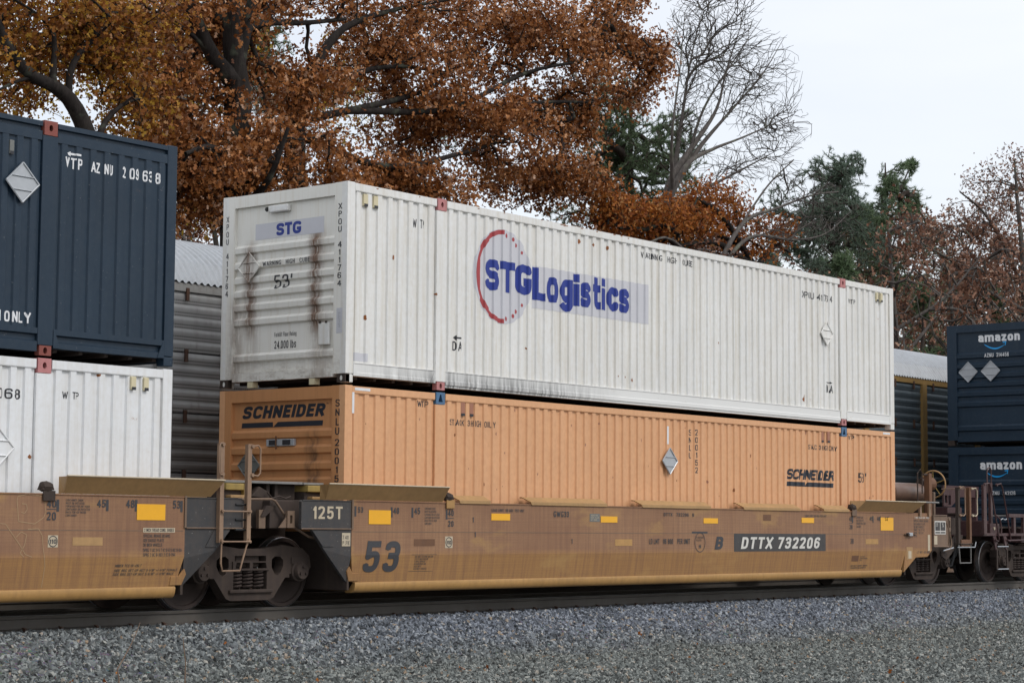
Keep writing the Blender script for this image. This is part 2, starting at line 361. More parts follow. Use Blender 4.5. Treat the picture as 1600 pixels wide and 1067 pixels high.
M['maroon'] = paint('maroon_car_paint', (0.062, 0.028, 0.030), 0.5, (0.12, 0.085, 0.07), 0.45, 0.15, 0.15, chips=0.3)
M['redbrown'] = paint('red_brown_rusty_paint', (0.16, 0.078, 0.04), 0.6, (0.09, 0.05, 0.035), 0.5, 0.2, 0.3)
M['greydeck'] = paint('grey_deck_steel', (0.22, 0.215, 0.205), 0.5, (0.10, 0.08, 0.06), 0.5, 0.15, 0.1)
M['tank'] = paint('brown_air_tank_paint', (0.13, 0.075, 0.055), 0.38, (0.22, 0.15, 0.09), 0.4, 0.15, 0.1, spec=0.5)
M['label'] = flat('faded_paper_label', (0.50, 0.42, 0.30), 0.6, 0, 0.2, 40)
M['whitelab'] = flat('white_stencil_board', (0.62, 0.60, 0.55), 0.5)

# weathered well-car side: brown-mauve grime above, yellower wash below the fold, horizontal wipe marks
n = NT('weathered_tan_well_car_paint')
z = n.sep(2)
big = n.noise(0.7, 6); c = n.mix(n.ramp(big, [(0.3, 0), (0.7, 1)]), (0.25, 0.132, 0.075), (0.38, 0.22, 0.12))
c = n.mix(n.math('MULTIPLY', n.mr(z, 0.80, 0.70), 0.8), c, (0.42, 0.225, 0.075))
c = n.mix(n.math('MULTIPLY', n.mr(z, 0.46, 0.34), 0.6), c, (0.38, 0.22, 0.085))
wipe = n.noise(2.0, 7, n.vec((0.25, 1, 30)), 0.7)
c = n.mix(n.ramp(wipe, [(0.38, 0.0), (0.70, 0.42)]), c, (0.19, 0.10, 0.06))
ver = n.noise(2.0, 6, n.vec((9, 1, 0.35)), 0.7)
c = n.mix(n.ramp(ver, [(0.42, 0.0), (0.70, 0.55)]), c, (0.17, 0.085, 0.06))
c = n.mix(n.ramp(n.noise(0.85, 6, n.vec((1, 1, 2.2), (3, 0, 1)), 0.6), [(0.56, 0.0), (0.68, 0.6)]), c, (0.43, 0.26, 0.10))
c = n.mix(n.ramp(n.noise(60, 3, n.vec((1, 1, 3))), [(0.3, 0.18), (0.6, 0)]), c, (0.14, 0.08, 0.05))
n.bump(n.noise(1.5, 5), 0.5, 0.006)
M['well'] = n.done(c, 0.62, 0, 0.25)
M['chord'] = paint('golden_tan_bottom_chord_paint', (0.43, 0.245, 0.085), 0.5, (0.20, 0.11, 0.05), 0.35, 0.12, 0.08)

# white container end sheet with two rust runs below the vents
n = NT('rust_streaked_white_end_paint')
y, z = n.sep(1), n.sep(2)
c = n.mix(n.ramp(n.noise(0.9, 5), [(0.3, 0), (0.7, 1)]), (0.74, 0.725, 0.665), (0.80, 0.785, 0.73))
nz = n.noise(3.0, 7, n.vec((1, 7, 1.0)), 0.7); rough_ = n.ramp(nz, [(0.33, 0), (0.50, 1)])
hz = n.noise(4.0, 4, n.vec((1, 1.5, 6)), 0.6)
for (yc, zc, zh, wy, amt) in ((0.66, 1.50, 0.62, 0.025, 0.92), (2.02, 1.45, 0.55, 0.02, 0.8), (1.98, 0.95, 0.6, 0.06, 0.25), (0.55, 0.5, 0.45, 0.10, 0.35), (2.30, 0.65, 0.55, 0.04, 0.45), (0.6, 2.0, 0.12, 0.13, 0.2)):
    k = n.math('MULTIPLY', n.math('MULTIPLY', n.band(n.math('ADD', y, n.math('MULTIPLY', hz, 0.10)), yc+0.05, wy, 0.15), n.band(z, zc, zh, 0.22)), rough_)
    c = n.mix(n.math('MULTIPLY', k, amt), c, (0.13, 0.055, 0.022))
low = n.math('MULTIPLY', n.mr(z, 0.55, 0.08), n.ramp(n.noise(5, 6, n.vec((1, 1, 2.5)), 0.7), [(0.46, 0), (0.66, 0.7)]))
c = n.mix(low, c, (0.26, 0.21, 0.16))
st = n.noise(2.2, 6, n.vec((1, 9, 0.4)), 0.65)
c = n.mix(n.ramp(st, [(0.50, 0), (0.85, 0.45)]), c, (0.50, 0.40, 0.25))
n.bump(n.noise(1.6, 5), 0.5, 0.005)
M['white_end'] = n.done(c, 0.5, 0, 0.3)
# orange end sheet: face's shade put into the darker base; smoky smudge on lower right ribs
n = NT('shaded_orange_end_paint')
y, z = n.sep(1), n.sep(2)
c = n.mix(n.ramp(n.noise(0.9, 5), [(0.3, 0), (0.7, 1)]), (0.50, 0.235, 0.095), (0.57, 0.275, 0.12))
sm = n.math('MULTIPLY', n.math('MULTIPLY', n.band(y, 0.66, 0.05, 0.14), n.band(z, 1.75, 0.3, 0.3)), n.ramp(n.noise(6, 5, n.vec((1, 2, 0.8))), [(0.35, 0), (0.6, 0.75)]))
c = n.mix(sm, c, (0.08, 0.05, 0.035))
st = n.noise(2.2, 6, n.vec((1, 6, 0.4)), 0.65)
c = n.mix(n.ramp(st, [(0.46, 0), (0.8, 0.35)]), c, (0.28, 0.13, 0.06))
n.bump(n.noise(1.6, 5), 0.5, 0.005)
M['orange_end'] = n.done(c, 0.5, 0, 0.3)
# lower side rail of the white container: washed grey grime runs towards the left end
n = NT('grimy_white_rail_paint')
x, z = n.sep(0), n.sep(2)
c = n.mix(n.noise(1.2, 4), (0.70, 0.70, 0.68), (0.77, 0.77, 0.745))
g = n.noise(2.0, 7, n.vec((5, 1, 0.5)), 0.7)
c = n.mix(n.math('MULTIPLY', n.math('MULTIPLY', n.ramp(g, [(0.34, 0), (0.6, 1)]), n.band(x, 3.3, 1.2, 2.2)), n.mr(z, 0.35, 0.10, 0.25, 0.9)), c, (0.10, 0.10, 0.10))
c = n.mix(n.ramp(n.noise(3, 6, n.vec((1, 1, 3)), 0.7), [(0.60, 0), (0.75, 0.35)]), c, (0.36, 0.25, 0.15))
M['white_rail'] = n.done(c, 0.5, 0, 0.3)

# ------------------------------------------------------------------ containers
CL, CW, CH = 16.154, 2.591, 2.8915
ZB, ZT = 0.242, 3.1665
PITCH_, D0 = 0.2137, 0.012

def side_profile(a, b, DEP=0.028):
    """fold lines (x, depth) of the corrugated sheet between a and b"""
    nn = max(1, round((b-a)/PITCH_)); p = (b-a)/nn; o = [(a, D0+DEP)]
    for i in range(nn):
        c_ = a+(i+0.5)*p
        o += [(c_-0.062, D0+DEP), (c_-0.044, D0), (c_+0.044, D0), (c_+0.062, D0+DEP)]
    return o+[(b, D0+DEP)]
BAYS = ((0.13, 1.94), (2.18, CL-2.18), (CL-1.94, CL-0.13))
_px = [q[0] for a, b in BAYS for q in side_profile(a, b)]
def side_surf(x0, off=0.0025, DEP=0.028):
    _pd = [q[1] for a, b in BAYS for q in side_profile(a, b, DEP)]
    return lambda x, z: (x, (float(np.interp(x-x0, _px, _pd)) if not (1.94 < x-x0 < 2.18 or CL-2.18 < x-x0 < CL-1.94) else 0.0)-off, z)
def side_breaks(x0): return [x0+q for q in _px]

def end_profile(ribs):
    """(z, depth) of the ribbed end sheet, local heights"""
    o = [(0.20, 0.055)]
    for a, b in sorted(ribs): o += [(a-0.018, 0.055), (a+0.006, 0.014), (b-0.02, 0.010), (b+0.022, 0.055)]
    return o+[(CH-0.18, 0.055)]
def end_surf(x0, z0, prof, off=0.003):
    zz = [p for p, d in prof]; dd = [d for p, d in prof]
    return lambda y, z: (x0+float(np.interp(z-z0, zz, dd))-off, y, z)

def casting(parent, x0, x1, y, z0, z1, mat, inward=1, tri=False):
    mb = MB(); cx, cz = (x0+x1)/2, (z0+z1)/2
    if tri: hole = [(cx-0.05, cz-0.055), (cx+0.05, cz-0.055), (cx+0.012, cz+0.055), (cx-0.012, cz+0.055)]
    else:
        rx, rz = 0.031, 0.042
        hole = [(cx+rx*math.cos(t*math.pi/5), cz+rz*math.sin(t*math.pi/5)) for t in range(10)]
    mb.plate([[(x0, z0), (x1, z0), (x1, z1), (x0, z1)], hole], lambda p, q, d: (p, y+d*inward, q), 0.09)
    return mb.build('corner_casting', mat, parent)
def casting_end(parent, x, y0, y1, z0, z1, mat, inward=1):
    cy, cz = (y0+y1)/2, (z0+z1)/2
    hole = [(cy+0.028*math.cos(t*math.pi/5), cz+0.04*math.sin(t*math.pi/5)) for t in range(10)]
    return MB().plate([[(y0, z0), (y1, z0), (y1, z1), (y0, z1)], hole], lambda p, q, d: (x+d*inward, p, q), 0.09).build('corner_casting', mat, parent)

def container(label, x0, z0, mat, endmat, ribs, top_h=0.13, bot_h=0.29, top_mat=None, bot_mat=None, railmat=None, steps=False, DEP=0.028):
    root = thing('shipping_container', label, 'container', (x0, 0, z0), None)
    H = CH
    for side in (0, 1):
        Y = (lambda d: d) if side == 0 else (lambda d: CW-d)
        for a, b in BAYS:
            pr = side_profile(a, b, DEP); mb = MB(); zb, zt = z0+bot_h-0.03, z0+H-top_h+0.03
            vs = [(x0+p, Y(d), z) for z in (zb, zt) for p, d in pr]; k = len(pr)
            mb.add(vs, [(i, i+1, k+i+1, k+i) for i in range(k-1)]); mb.build('side_panel', mat, root)
        for i, (a, b) in enumerate(((0.16, 1.94), (2.18, CL-2.18), (CL-1.94, CL-0.16))):
            # top rail
            if steps: prof = [(0.10, H-0.015), (0.004, H-0.015), (0.004, H-0.075), (0.045, H-0.085), (0.045, H-0.125), (0.008, H-0.135), (0.008, H-top_h), (0.10, H-top_h)]
            else: prof = [(0.10, H-0.015), (0.0, H-0.015), (0.0, H-top_h+0.012), (0.006, H-top_h), (0.10, H-top_h)]
            MB().ext(prof, x0+a, x0+b, lambda q, d, zz: (q, Y(d), z0+zz)).build('top_rail', mat, root)
            lo = 0.045 if i == 1 else 0.095
            if steps: prof = [(0.10, bot_h), (0.0, bot_h), (0.0, bot_h-0.07), (0.045, bot_h-0.085), (0.045, bot_h-0.15), (0.006, bot_h-0.165), (0.006, lo), (0.10, lo)]
            else: prof = [(0.10, bot_h), (0.0, bot_h), (0.0, bot_h-0.012), (0.008, bot_h-0.02), (0.008, 0.155), (0.0, 0.147), (0.0, 0.10 if i != 1 else 0.085), (0.018, 0.08 if i == 1 else 0.0965), (0.018, lo), (0.10, lo)]
            MB().ext(prof, x0+a, x0+b, lambda q, d, zz: (q, Y(d), z0+zz)).build('bottom_rail', railmat or mat, root)
            if i != 1:
                # folded gusset at the ends of the short bay
                for e in ((a, 1), (b, -1)):
                    xs = x0+e[0]; q = e[1]
                    MB().hexa([(xs, Y(-0.004), z0+0.10), (xs+q*0.11, Y(-0.004), z0+0.10), (xs+q*0.02, Y(-0.004), z0+bot_h-0.02), (xs, Y(-0.004), z0+bot_h-0.02)],
                              [(xs, Y(0.02), z0+0.10), (xs+q*0.11, Y(0.02), z0+0.10), (xs+q*0.02, Y(0.02), z0+bot_h-0.02), (xs, Y(0.02), z0+bot_h-0.02)]).build('gusset', railmat or mat, root)
        for xc in (2.06, CL-2.06):
            y0_, y1_ = sorted((Y(-0.002), Y(0.11)))
            MB().box(x0+xc-0.115, x0+xc+0.115, y0_, y1_, z0+0.125, z0+H-0.185).build('stacking_post', mat, root, bevel=0.006)
            casting(root, x0+xc-0.10, x0+xc+0.10, Y(-0.006), z0+H-0.18, z0+H, top_mat or mat, 1 if side == 0 else -1, tri=(top_mat is M['bluecast']))
            casting(root, x0+xc-0.09, x0+xc+0.09, Y(-0.006), z0, z0+0.12, bot_mat or mat, 1 if side == 0 else -1)
        for xa, xb in ((0.0, 0.16), (CL-0.16, CL)):
            y0_, y1_ = sorted((Y(0.0), Y(0.12)))
            MB().box(x0+xa, x0+xb, y0_, y1_, z0+0.125, z0+H-0.005).build('corner_post', mat, root, bevel=0.008)
            MB().box(x0+xa+0.003, x0+xb, *sorted((Y(0.003), Y(0.15))), z0, z0+0.12).build('corner_casting', bot_mat if bot_mat is M['steel'] else mat, root, bevel=0.01)
    # front end (faces -x)
    for y0_, y1_ in ((0.003, 0.255), (CW-0.255, CW-0.003)):
        MB().box(x0+0.001, x0+0.11, y0_, y1_, z0+0.126, z0+H-0.008).build('end_post', endmat, root)
        casting_end(root, x0-0.002, y0_ if y0_ < 1 else CW-0.165, 0.165 if y0_ < 1 else CW-0.003, z0+0.002, z0+0.121, M['steel'])
    MB().box(x0+0.002, x0+0.10, 0.2555, CW-0.2555, z0+H-0.19, z0+H-0.012).build('end_header', endmat, root)
    MB().box(x0+0.004, x0+0.10, 0.2555, CW-0.2555, z0+0.085, z0+0.215).build('end_sill', endmat, root)
    pr = end_profile(ribs); k = len(pr)
    MB().add([(x0+d, y, z0+zz) for y in (0.25, CW-0.25) for zz, d in pr], [(i, i+1, k+i+1, k+i) for i in range(k-1)]).build('end_wall', endmat, root)
    # rear doors
    for s in (0, 1):
        a = 0.13+s*(CW/2-0.13)
        MB().box(x0+CL-0.05, x0+CL-0.01, a+0.005, a+CW/2-0.135, z0+0.16, z0+H-0.14).build('door', mat, root)
        for q in (0.3, 0.9): MB().tube([(x0+CL+0.012, a+q, z0+0.13), (x0+CL+0.012, a+q, z0+H-0.1)], 0.017, 8).build('lock_rod', mat, root)
    MB().box(x0+CL-0.09, x0+CL, 0.13, CW-0.13, z0+H-0.135, z0+H-0.01).build('end_header', mat, root)
    MB().box(x0+CL-0.09, x0+CL, 0.13, CW-0.13, z0+0.05, z0+0.155).build('end_sill', mat, root)
    MB().box(x0+0.06, x0+CL-0.06, 0.06, CW-0.06, z0+H-0.055, z0+H-0.03).build('roof', mat, root)
    MB().box(x0+0.12, x0+CL-0.12, 0.09, CW-0.09, z0+0.11, z0+0.15).build('floor', M['steel'], root)
    mb = MB()
    for i in range(40): mb.box(x0+0.3+i*0.4, x0+0.36+i*0.4, 0.11, CW-0.11, z0+0.055, z0+0.11)
    tag(mb.build('floor_bearers', M['steel'], root), kind='stuff')
    return root

def placard(root, cx, cz, r, mat, plane='side', y=-0.012, x=None, lean=0.0, name='placard_holder'):
    """diamond placard frame with three cross bars"""
    if plane == 'side': fn = lambda p, q, d: (cx+p, y+d, cz+q)
    else: fn = lambda p, q, d: (x+d, cx-p, cz+q)
    dia = lambda k: [(-k, 0), (0, -k), (k, 0), (0, k)]
    pl = MB().plate([dia(r)], fn, 0.012).build(name, mat, root)
    for (a, b) in (((-r, 0), (0, -r)), ((0, -r), (r, 0)), ((r, 0), (0, r)), ((0, r), (-r, 0))):
        MB().tube([fn(*a, -0.006), fn(*b, -0.006)], 0.011, 5).build('frame_bar', mat, pl)
    for zz, w in ((0.30*r, 0.66*r), (-0.38*r, 0.55*r)):
        MB().tube([fn(-w, zz, -0.008), fn(w, zz, -0.008)], 0.008, 5).build('cross_bar', mat, pl)
    return pl
def vent(root, xa, xb, za, zb, mat, x0):
    s = side_surf(x0); y = s((xa+xb)/2, za)[1]
    v = MB().box(xa, xb, y-0.03, y+0.01, za, zb).build('vent', mat, root, bevel=0.006)
    MB().box(xa+0.008, xb-0.008, y-0.036, y-0.0305, za-0.004, za+0.035).build('vent_mouth', M['black'], v)
    return v

def ring(cx, cz, r0, r1, a0, a1, n_):
    """arc band polygon points"""
    o = [(cx+r1[0]*math.cos(R(a0+(a1-a0)*i/n_)), cz+r1[1]*math.sin(R(a0+(a1-a0)*i/n_))) for i in range(n_+1)]
    return o+[(cx+r0[0]*math.cos(R(a1+(a0-a1)*i/n_)), cz+r0[1]*math.sin(R(a1+(a0-a1)*i/n_))) for i in range(n_+1)]

# ---- white container on top (53 ft, high cube)
WRIBS = [(z_-3.1665-0.05, z_-3.1665+0.05) for z_ in (5.225, 4.99, 4.77, 4.565, 4.36, 4.14, 3.60)]
wc = container('long white shipping container with blue and red logo, on top of the orange container', 0, ZT, M['white'], M['white_end'], WRIBS, top_mat=M['pink'], bot_mat=M['pink'], railmat=M['white_rail'])
S = side_surf(0); SB = side_breaks(0); SF = side_surf(0, 0.0045); SL = side_surf(0, 0.0065)
# logo: disc and strip of pale film, red arc with dots, blue name
poly(wc, ring(3.55, 5.03, (0, 0), (0.72, 0.745), 0, 360, 40)[:40], S, M['film'], SB, name='logo_disc')
patch(wc, (4.274, 7.49, 4.606, 5.285), S, M['film'], SB, name='logo_strip')
poly(wc, ring(3.545, 5.03, (0.575, 0.665), (0.66, 0.735), 88, 272, 36), SF, M['logored'], SB, name='logo_arc')
for (u_, v_) in ((331, 137), (365, 158), (386, 190), (413, 232), (413, 523), (385, 558), (363, 583), (328, 598)):
    p = at(700+u_/3.5575, 330+v_/3.5575, 0); rr = 0.042 if u_ < 340 else (0.034 if u_ < 400 else 0.028)
    poly(wc, ring(p[0], p[2], (0, 0), (rr, rr), 0, 360, 12)[:12], SF, M['logored'], SB, name='logo_dot')
text(wc, 'STG', (3.10, 4.25, 4.79, 5.275), SL, M['logoblue'], SB, bold=0.055, space=0.25)
text(wc, 'Logistics', (4.30, 6.94, 4.62, 5.262), SL, M['logoblue'], SB, bold=0.044, space=0.3)
for t_, bx_ in (('W TP', (1.44, 1.69, 5.555, 5.69)), ('WARNING   HIGH   CUBE', (7.25, 8.86, 5.735, 5.84)), ('XPOU  411764', (12.56, 13.70, 5.545, 5.675)), ('WTP', (14.33, 14.60, 5.595, 5.685)),
                ('DA', (2.37, 2.57, 3.785, 3.93)), ('DA', (13.455, 13.70, 3.775, 3.93))):
    text(wc, t_, bx_, S, M['black'], SB, bold=0.008)
poly(wc, [(2.38, 3.985), (2.45, 4.025), (2.45, 3.998), (2.575, 3.998), (2.575, 3.972), (2.45, 3.972), (2.45, 3.945)], S, M['black'], SB, name='arrow_mark')
poly(wc, [(13.46, 3.965), (13.60, 3.965), (13.60, 3.952), (13.68, 3.972), (13.60, 3.992), (13.60, 3.982), (13.46, 3.982)], S, M['black'], SB, name='arrow_mark')
for xa, xb in ((0.345, 0.435), (0.56, 0.65), (15.42, 15.50), (15.60, 15.68)): vent(wc, xa, xb, 5.735, 5.91, M['cream'], 0)
placard(wc, 13.44, 4.915, 0.225, M['white'], y=-0.014)
patch(wc, (0.17, 0.47, 3.48, 3.60), S, M['film'], SB, name='sticker')
n = NT('brown_rust_spot'); M['rust'] = n.done(n.mix(n.noise(30, 4), (0.16, 0.05, 0.015), (0.34, 0.13, 0.04)), 0.8)
rr_ = random.Random(5)
for (x_, z_, s_) in ((12.62, 3.60, 0.07), (12.86, 3.61, 0.04), (13.3, 3.64, 0.025), (9.7, 4.46, 0.02), (7.0, 3.62, 0.03), (5.5, 5.80, 0.05), (5.9, 5.80, 0.03), (6.3, 5.79, 0.03), (4.15, 3.95, 0.02), (1.02, 5.06, 0.03), (0.42, 4.12, 0.03), (1.95, 4.6, 0.02), (6.6, 3.66, 0.02), (6.8, 3.66, 0.02), (15.3, 3.66, 0.03)):
    pts = [(x_+s_*math.cos(t*math.pi/4)*rr_.uniform(0.4, 1.1), z_+s_*1.2*math.sin(t*math.pi/4)*rr_.uniform(0.4, 1.2)) for t in range(8)]
    poly(wc, pts, S, M['rust'], SB, name='rust_spot')
for i in range(16):     # rusty bites along the edge of the top rail
    x_ = rr_.choice([rr_.uniform(0.3, 3.0), rr_.uniform(0.3, 7)]); w_ = rr_.uniform(0.03, 0.11); z_ = ZT+CH-0.015-rr_.uniform(0.003, 0.03)
    if 1.9 < x_+w_ and x_ < 2.22: continue
    poly(wc, [(x_, z_), (x_+w_*0.5, z_-rr_.uniform(0.004, 0.012)), (x_+w_, z_), (x_+w_*0.8, z_+0.012), (x_+0.3*w_, z_+0.008)], lambda a, b: (a, -0.002, b), M['rust'], name='rust_spot')
# end of the white container
E0 = end_profile(WRIBS); ES = end_surf(0, ZT, E0); EB = [ZT+q for q, d in E0]; ESL = end_surf(0, ZT, E0, 0.005)
patch(wc, (1.936, 0.518, 5.36, 5.597), ES, M['film'], bb=EB, name='logo_strip')
text(wc, 'STG', (1.495, 0.98, 5.39, 5.573), ESL, M['logoblue'], bb=EB, bold=0.05, space=0.3)
text(wc, 'WARNING   HIGH   CUBE', (1.73, 0.755, 4.948, 5.017), ES, M['black'], bb=EB, bold=0.008)
text(wc, "53'", (1.508, 1.10, 4.60, 4.80), ES, M['ink'], bb=EB, shear=0.12, space=1.1)
text(wc, 'Forklift Floor Rating', (1.50, 1.045, 3.875, 3.955), ES, M['black'], bb=EB)
text(wc, '24,000 lbs', (1.498, 1.05, 3.71, 3.83), ES, M['black'], bb=EB, bold=0.012)
PF = lambda y, z: (-0.002, y, z)
for y0_, y1_, za, zb, t_ in ((2.515, 2.455, 5.33, 5.76, 'X\nP\nO\nU'), (2.51, 2.45, 4.545, 5.20, '4\n1\n1\n7\n6\n4'), (0.185, 0.105, 5.325, 5.745, 'X\nP\nO\nU'), (0.185, 0.105, 4.545, 5.19, '4\n1\n1\n7\n6\n4')):
    text(wc, t_, (y0_, y1_, za, zb), PF, M['black'], bold=0.005)
patch(wc, (0.19, 0.075, 3.87, 4.23), PF, M['film'], name='sticker')
text(wc, '0\nL\nC\n3\n7\n0\n4', (0.155, 0.11, 3.95, 4.17), lambda y, z: (-0.004, y, z), M['alu'])
placard(wc, 2.01, 4.955, 0.225, M['white_end'], 'end', x=0.0)
d_ = MB().box(-0.03, 0.05, 1.19, 1.60, 5.735, 5.835).build('document_tube', M['white'], wc, bevel=0.015)
MB().cyl((-0.03, 1.60, 5.785), 0.035, 0.025, 'y', 12).build('cap', M['rubber'], d_)
d_ = MB().box(0.0, 0.05, 0.345, 0.555, 3.72, 4.04).build('document_box', M['white'], wc, bevel=0.012)
for yy in (0.38, 0.50): MB().box(-0.012, 0.01, yy, yy+0.03, 4.03, 4.06).build('hinge', M['steel'], d_)
for yy in (0.62, 1.90): MB().box(0.01, 0.12, yy, yy+0.11, ZT-0.01, ZT+0.08).build('twist_bracket', M['cream'], wc)

# ---- orange container below
ORIBS = [(z_-ZB-0.052, z_-ZB+0.055) for z_ in (2.455, 2.225, 1.99, 1.76, 1.53, 1.3, 1.07, 0.84, 0.62)]
oc = container('long orange shipping container in the tan well car, below the white container', 0, ZB, M['orange'], M['orange_end'], ORIBS, top_h=0.12, top_mat=M['bluecast'], bot_mat=M['steel'], DEP=0.025)
SO = side_surf(0, 0.0025, 0.025)
for t_, bx_ in (('WTP', (1.555, 1.80, 2.895, 2.985)), ('STACK 3 HIGH ONLY', (2.295, 3.38, 2.655, 2.75)), ('STACK 3 HIGH ONLY', (12.755, 13.84, 2.655, 2.75)), ('VTP', (14.28, 14.515, 2.895, 2.985)), ("53'", (14.70, 14.98, 2.07, 2.26))):
    text(oc, t_, bx_, SO, M['black'], SB, bold=0.006)
text(oc, 'S\nN\nL\nU', (8.70, 8.79, 2.355, 2.86), SO, M['black'], SB, bold=0.006); text(oc, '2\n0\n0\n1\n5\n2', (8.90, 8.99, 2.105, 2.87), SO, M['black'], SB, bold=0.006)
text(oc, 'SCHNEIDER', (11.99, 13.745, 2.065, 2.27), SO, M['navyink'], SB, bold=0.045, shear=0.22, space=0.6)
def bar(a0, a1, b0, b1):
    w = a1-a0; s_ = (b1-b0)*0.25*(1 if w > 0 else -1); m_ = a0+w*0.405; q = (b1-b0)*(0.75 if w > 0 else -0.75)
    return [(a0, b0), (m_, b0), (m_+s_*0.3, b0-(b0-b1)*0.18), (m_+q, b0), (a1-0*s_, b0), (a1+s_, b1), (m_+q*1.5, b1), (m_+s_*0.6, b0+(b1-b0)*0.2), (m_-s_*0.5, b1), (a0+s_, b1)]
def notched(parent, a0, a1, b0, b1, surf, ba=(), bb=()):
    """long bar with the speech-bubble notch of the logo"""
    w = a1-a0; s_ = 0.03*(1 if w > 0 else -1); mx = a0+0.395*w
    poly(parent, [(a0, b0), (mx, b0), (mx-s_*0.1, b1), (a0+s_*0.4, b1)], surf, M['navyink'], ba, bb, name='logo_bar')
    poly(parent, [(mx, b0), (a1-s_*0.4, b0), (a1, b1), (mx+0.058*w, b1)], surf, M['navyink'], ba, bb, name='logo_bar')
notched(oc, 11.96, 13.69, 1.945, 2.03, SO, SB)
patch(oc, (8.035, 8.085, 2.58, 2.89), SO, M['markwhite'], SB, name='reflective_strip'); patch(oc, (0.145, 0.19, 2.73, 3.03), lambda x, z: (x, -0.003, z), M['markwhite'], name='reflective_strip')
patch(oc, (0.20, 0.52, 3.06, 3.10), lambda x, z: (x, -0.003, z), M['markwhite'], name='reflective_strip'); patch(oc, (15.955, 15.985, 2.75, 3.05), SO, M['markwhite'], name='reflective_strip')
patch(oc, (15.66, 15.95, 3.06, 3.10), lambda x, z: (x, -0.003, z), M['markwhite'], name='reflective_strip')
placard(oc, 8.06, 2.288, 0.225, M['alu'], y=-0.03)
for xa, xb in ((2.545, 2.645), (2.75, 2.845), (13.245, 13.335), (13.44, 13.535)): vent(oc, xa, xb, 2.81, 3.02, M['ventbrown'], 0)
O0 = end_profile(ORIBS); OS = end_surf(0, ZB, O0); OB = [ZB+q for q, d in O0]
text(oc, 'SCHNEIDER', (2.145, 0.43, 2.69, 2.885), OS, M['navyink'], bb=OB, bold=0.048, shear=0.22, space=0.6)
text(oc, 'TM', (0.42, 0.375, 2.868, 2.888), OS, M['navyink'], bb=OB)
notched(oc, 2.16, 0.475, 2.565, 2.64, OS, bb=OB)
text(oc, 'S\nN\nL\nU', (0.185, 0.10, 2.42, 2.925), PF, M['black'], bold=0.006); text(oc, '2\n0\n0\n1\n5\n2', (0.185, 0.10, 1.62, 2.36), PF, M['black'], bold=0.006)
d_ = MB().box(0.0, 0.05, 1.01, 1.58, 2.285, 2.385).build('document_holder', M['alu'], oc, bevel=0.006)
for yy in (1.08, 1.36): MB().box(-0.006, 0.02, yy, yy+0.16, 2.30, 2.372).build('window', M['black'], d_)
MB().box(-0.02, 0.0, 1.36, 1.375, 2.24, 2.43).build('latch', M['redbrown'], d_)
placard(oc, 1.93, 2.01, 0.225, M['greyplac'], 'end', x=-0.005)
for yc in (0.0,): pass

ro_ = random.Random(9)
for i in range(34):     # small scuffs and rust chips
    x_, z_, s_ = ro_.uniform(0.3, 15.8), ro_.uniform(1.7, 3.0), ro_.uniform(0.012, 0.035)
    if 1.85 < x_ < 2.25 or 13.9 < x_ < 14.3: continue
    poly(oc, [(x_+s_*math.cos(t*math.pi/3)*ro_.uniform(0.4, 1.0), z_+s_*ro_.uniform(0.5, 1.6)*math.sin(t*math.pi/3)) for t in range(6)], SO, M['rust'] if i % 3 == 0 else M['ventbrown'], SB, name='scuff_mark')
# ---- left stack
XL = -3.226-CL
bc = container('navy blue shipping container with white numbers, top of the left stack', XL, ZT, M['blue'], M['blue'], WRIBS, top_h=0.25, bot_h=0.33, top_mat=M['redcast'], bot_mat=M['redcast'], steps=True, DEP=0.022)
BS = side_surf(XL, 0.0025, 0.022); BW = side_surf(XL); BB = side_breaks(XL)
for t_, bx_ in (('VTP', (-5.045, -4.775, 5.52, 5.66)), ('AZ NU', (-4.64, -4.275, 5.52, 5.655)), ('2 09 63 8', (-4.13, -3.50, 5.52, 5.665)), ('STACK 3 HIGH ONLY', (-7.0, -5.50, 3.535, 3.675))):
    text(bc, t_, bx_, BS, M['markwhite'], BB, bold=0.02)
poly(bc, [(-5.02, 5.705), (-4.95, 5.735), (-4.95, 5.718), (-4.80, 5.718), (-4.80, 5.692), (-4.95, 5.692), (-4.95, 5.672)], BS, M['markwhite'], BB, name='arrow_mark')
placard(bc, -5.705, 5.237, 0.245, M['alu'], y=-0.02)
vent(bc, -5.885, -5.82, 5.57, 5.74, M['greyplac'], XL)
wl = container('plain white shipping container under the navy container, in the left well car', XL, ZB, M['white_clean'], M['white_clean'], WRIBS, top_mat=M['pink'], bot_mat=M['steel'])
for t_, bx_ in (('XPOU  404068', (-7.1, -5.605, 2.61, 2.74)), ('W TP', (-4.975, -4.72, 2.66, 2.75))):
    text(wl, t_, bx_, BW, M['black'], BB, bold=0.006)
placard(wl, -5.98, 2.03, 0.26, M['white_clean'], y=-0.02)
for (x_, z_, s_) in ((-5.75, 3.04, 0.03), (-5.55, 3.05, 0.035), (-4.42, 2.98, 0.035), (-4.15, 3.03, 0.03), (-3.55, 3.06, 0.04), (-5.45, 1.93, 0.05), (-4.9, 3.08, 0.03), (-3.9, 3.07, 0.03)):
    poly(wl, [(x_+s_*math.cos(t*math.pi/3)*rr_.uniform(0.5, 1.3), z_+s_*0.6*math.sin(t*math.pi/3)*rr_.uniform(0.5, 1.3)) for t in range(6)], BW, M['rust'], BB, name='rust_spot')
for xa, xb in ((-3.93, -3.85), (-3.72, -3.64)): vent(wl, xa, xb, 2.83, 2.995, M['cream'], XL)

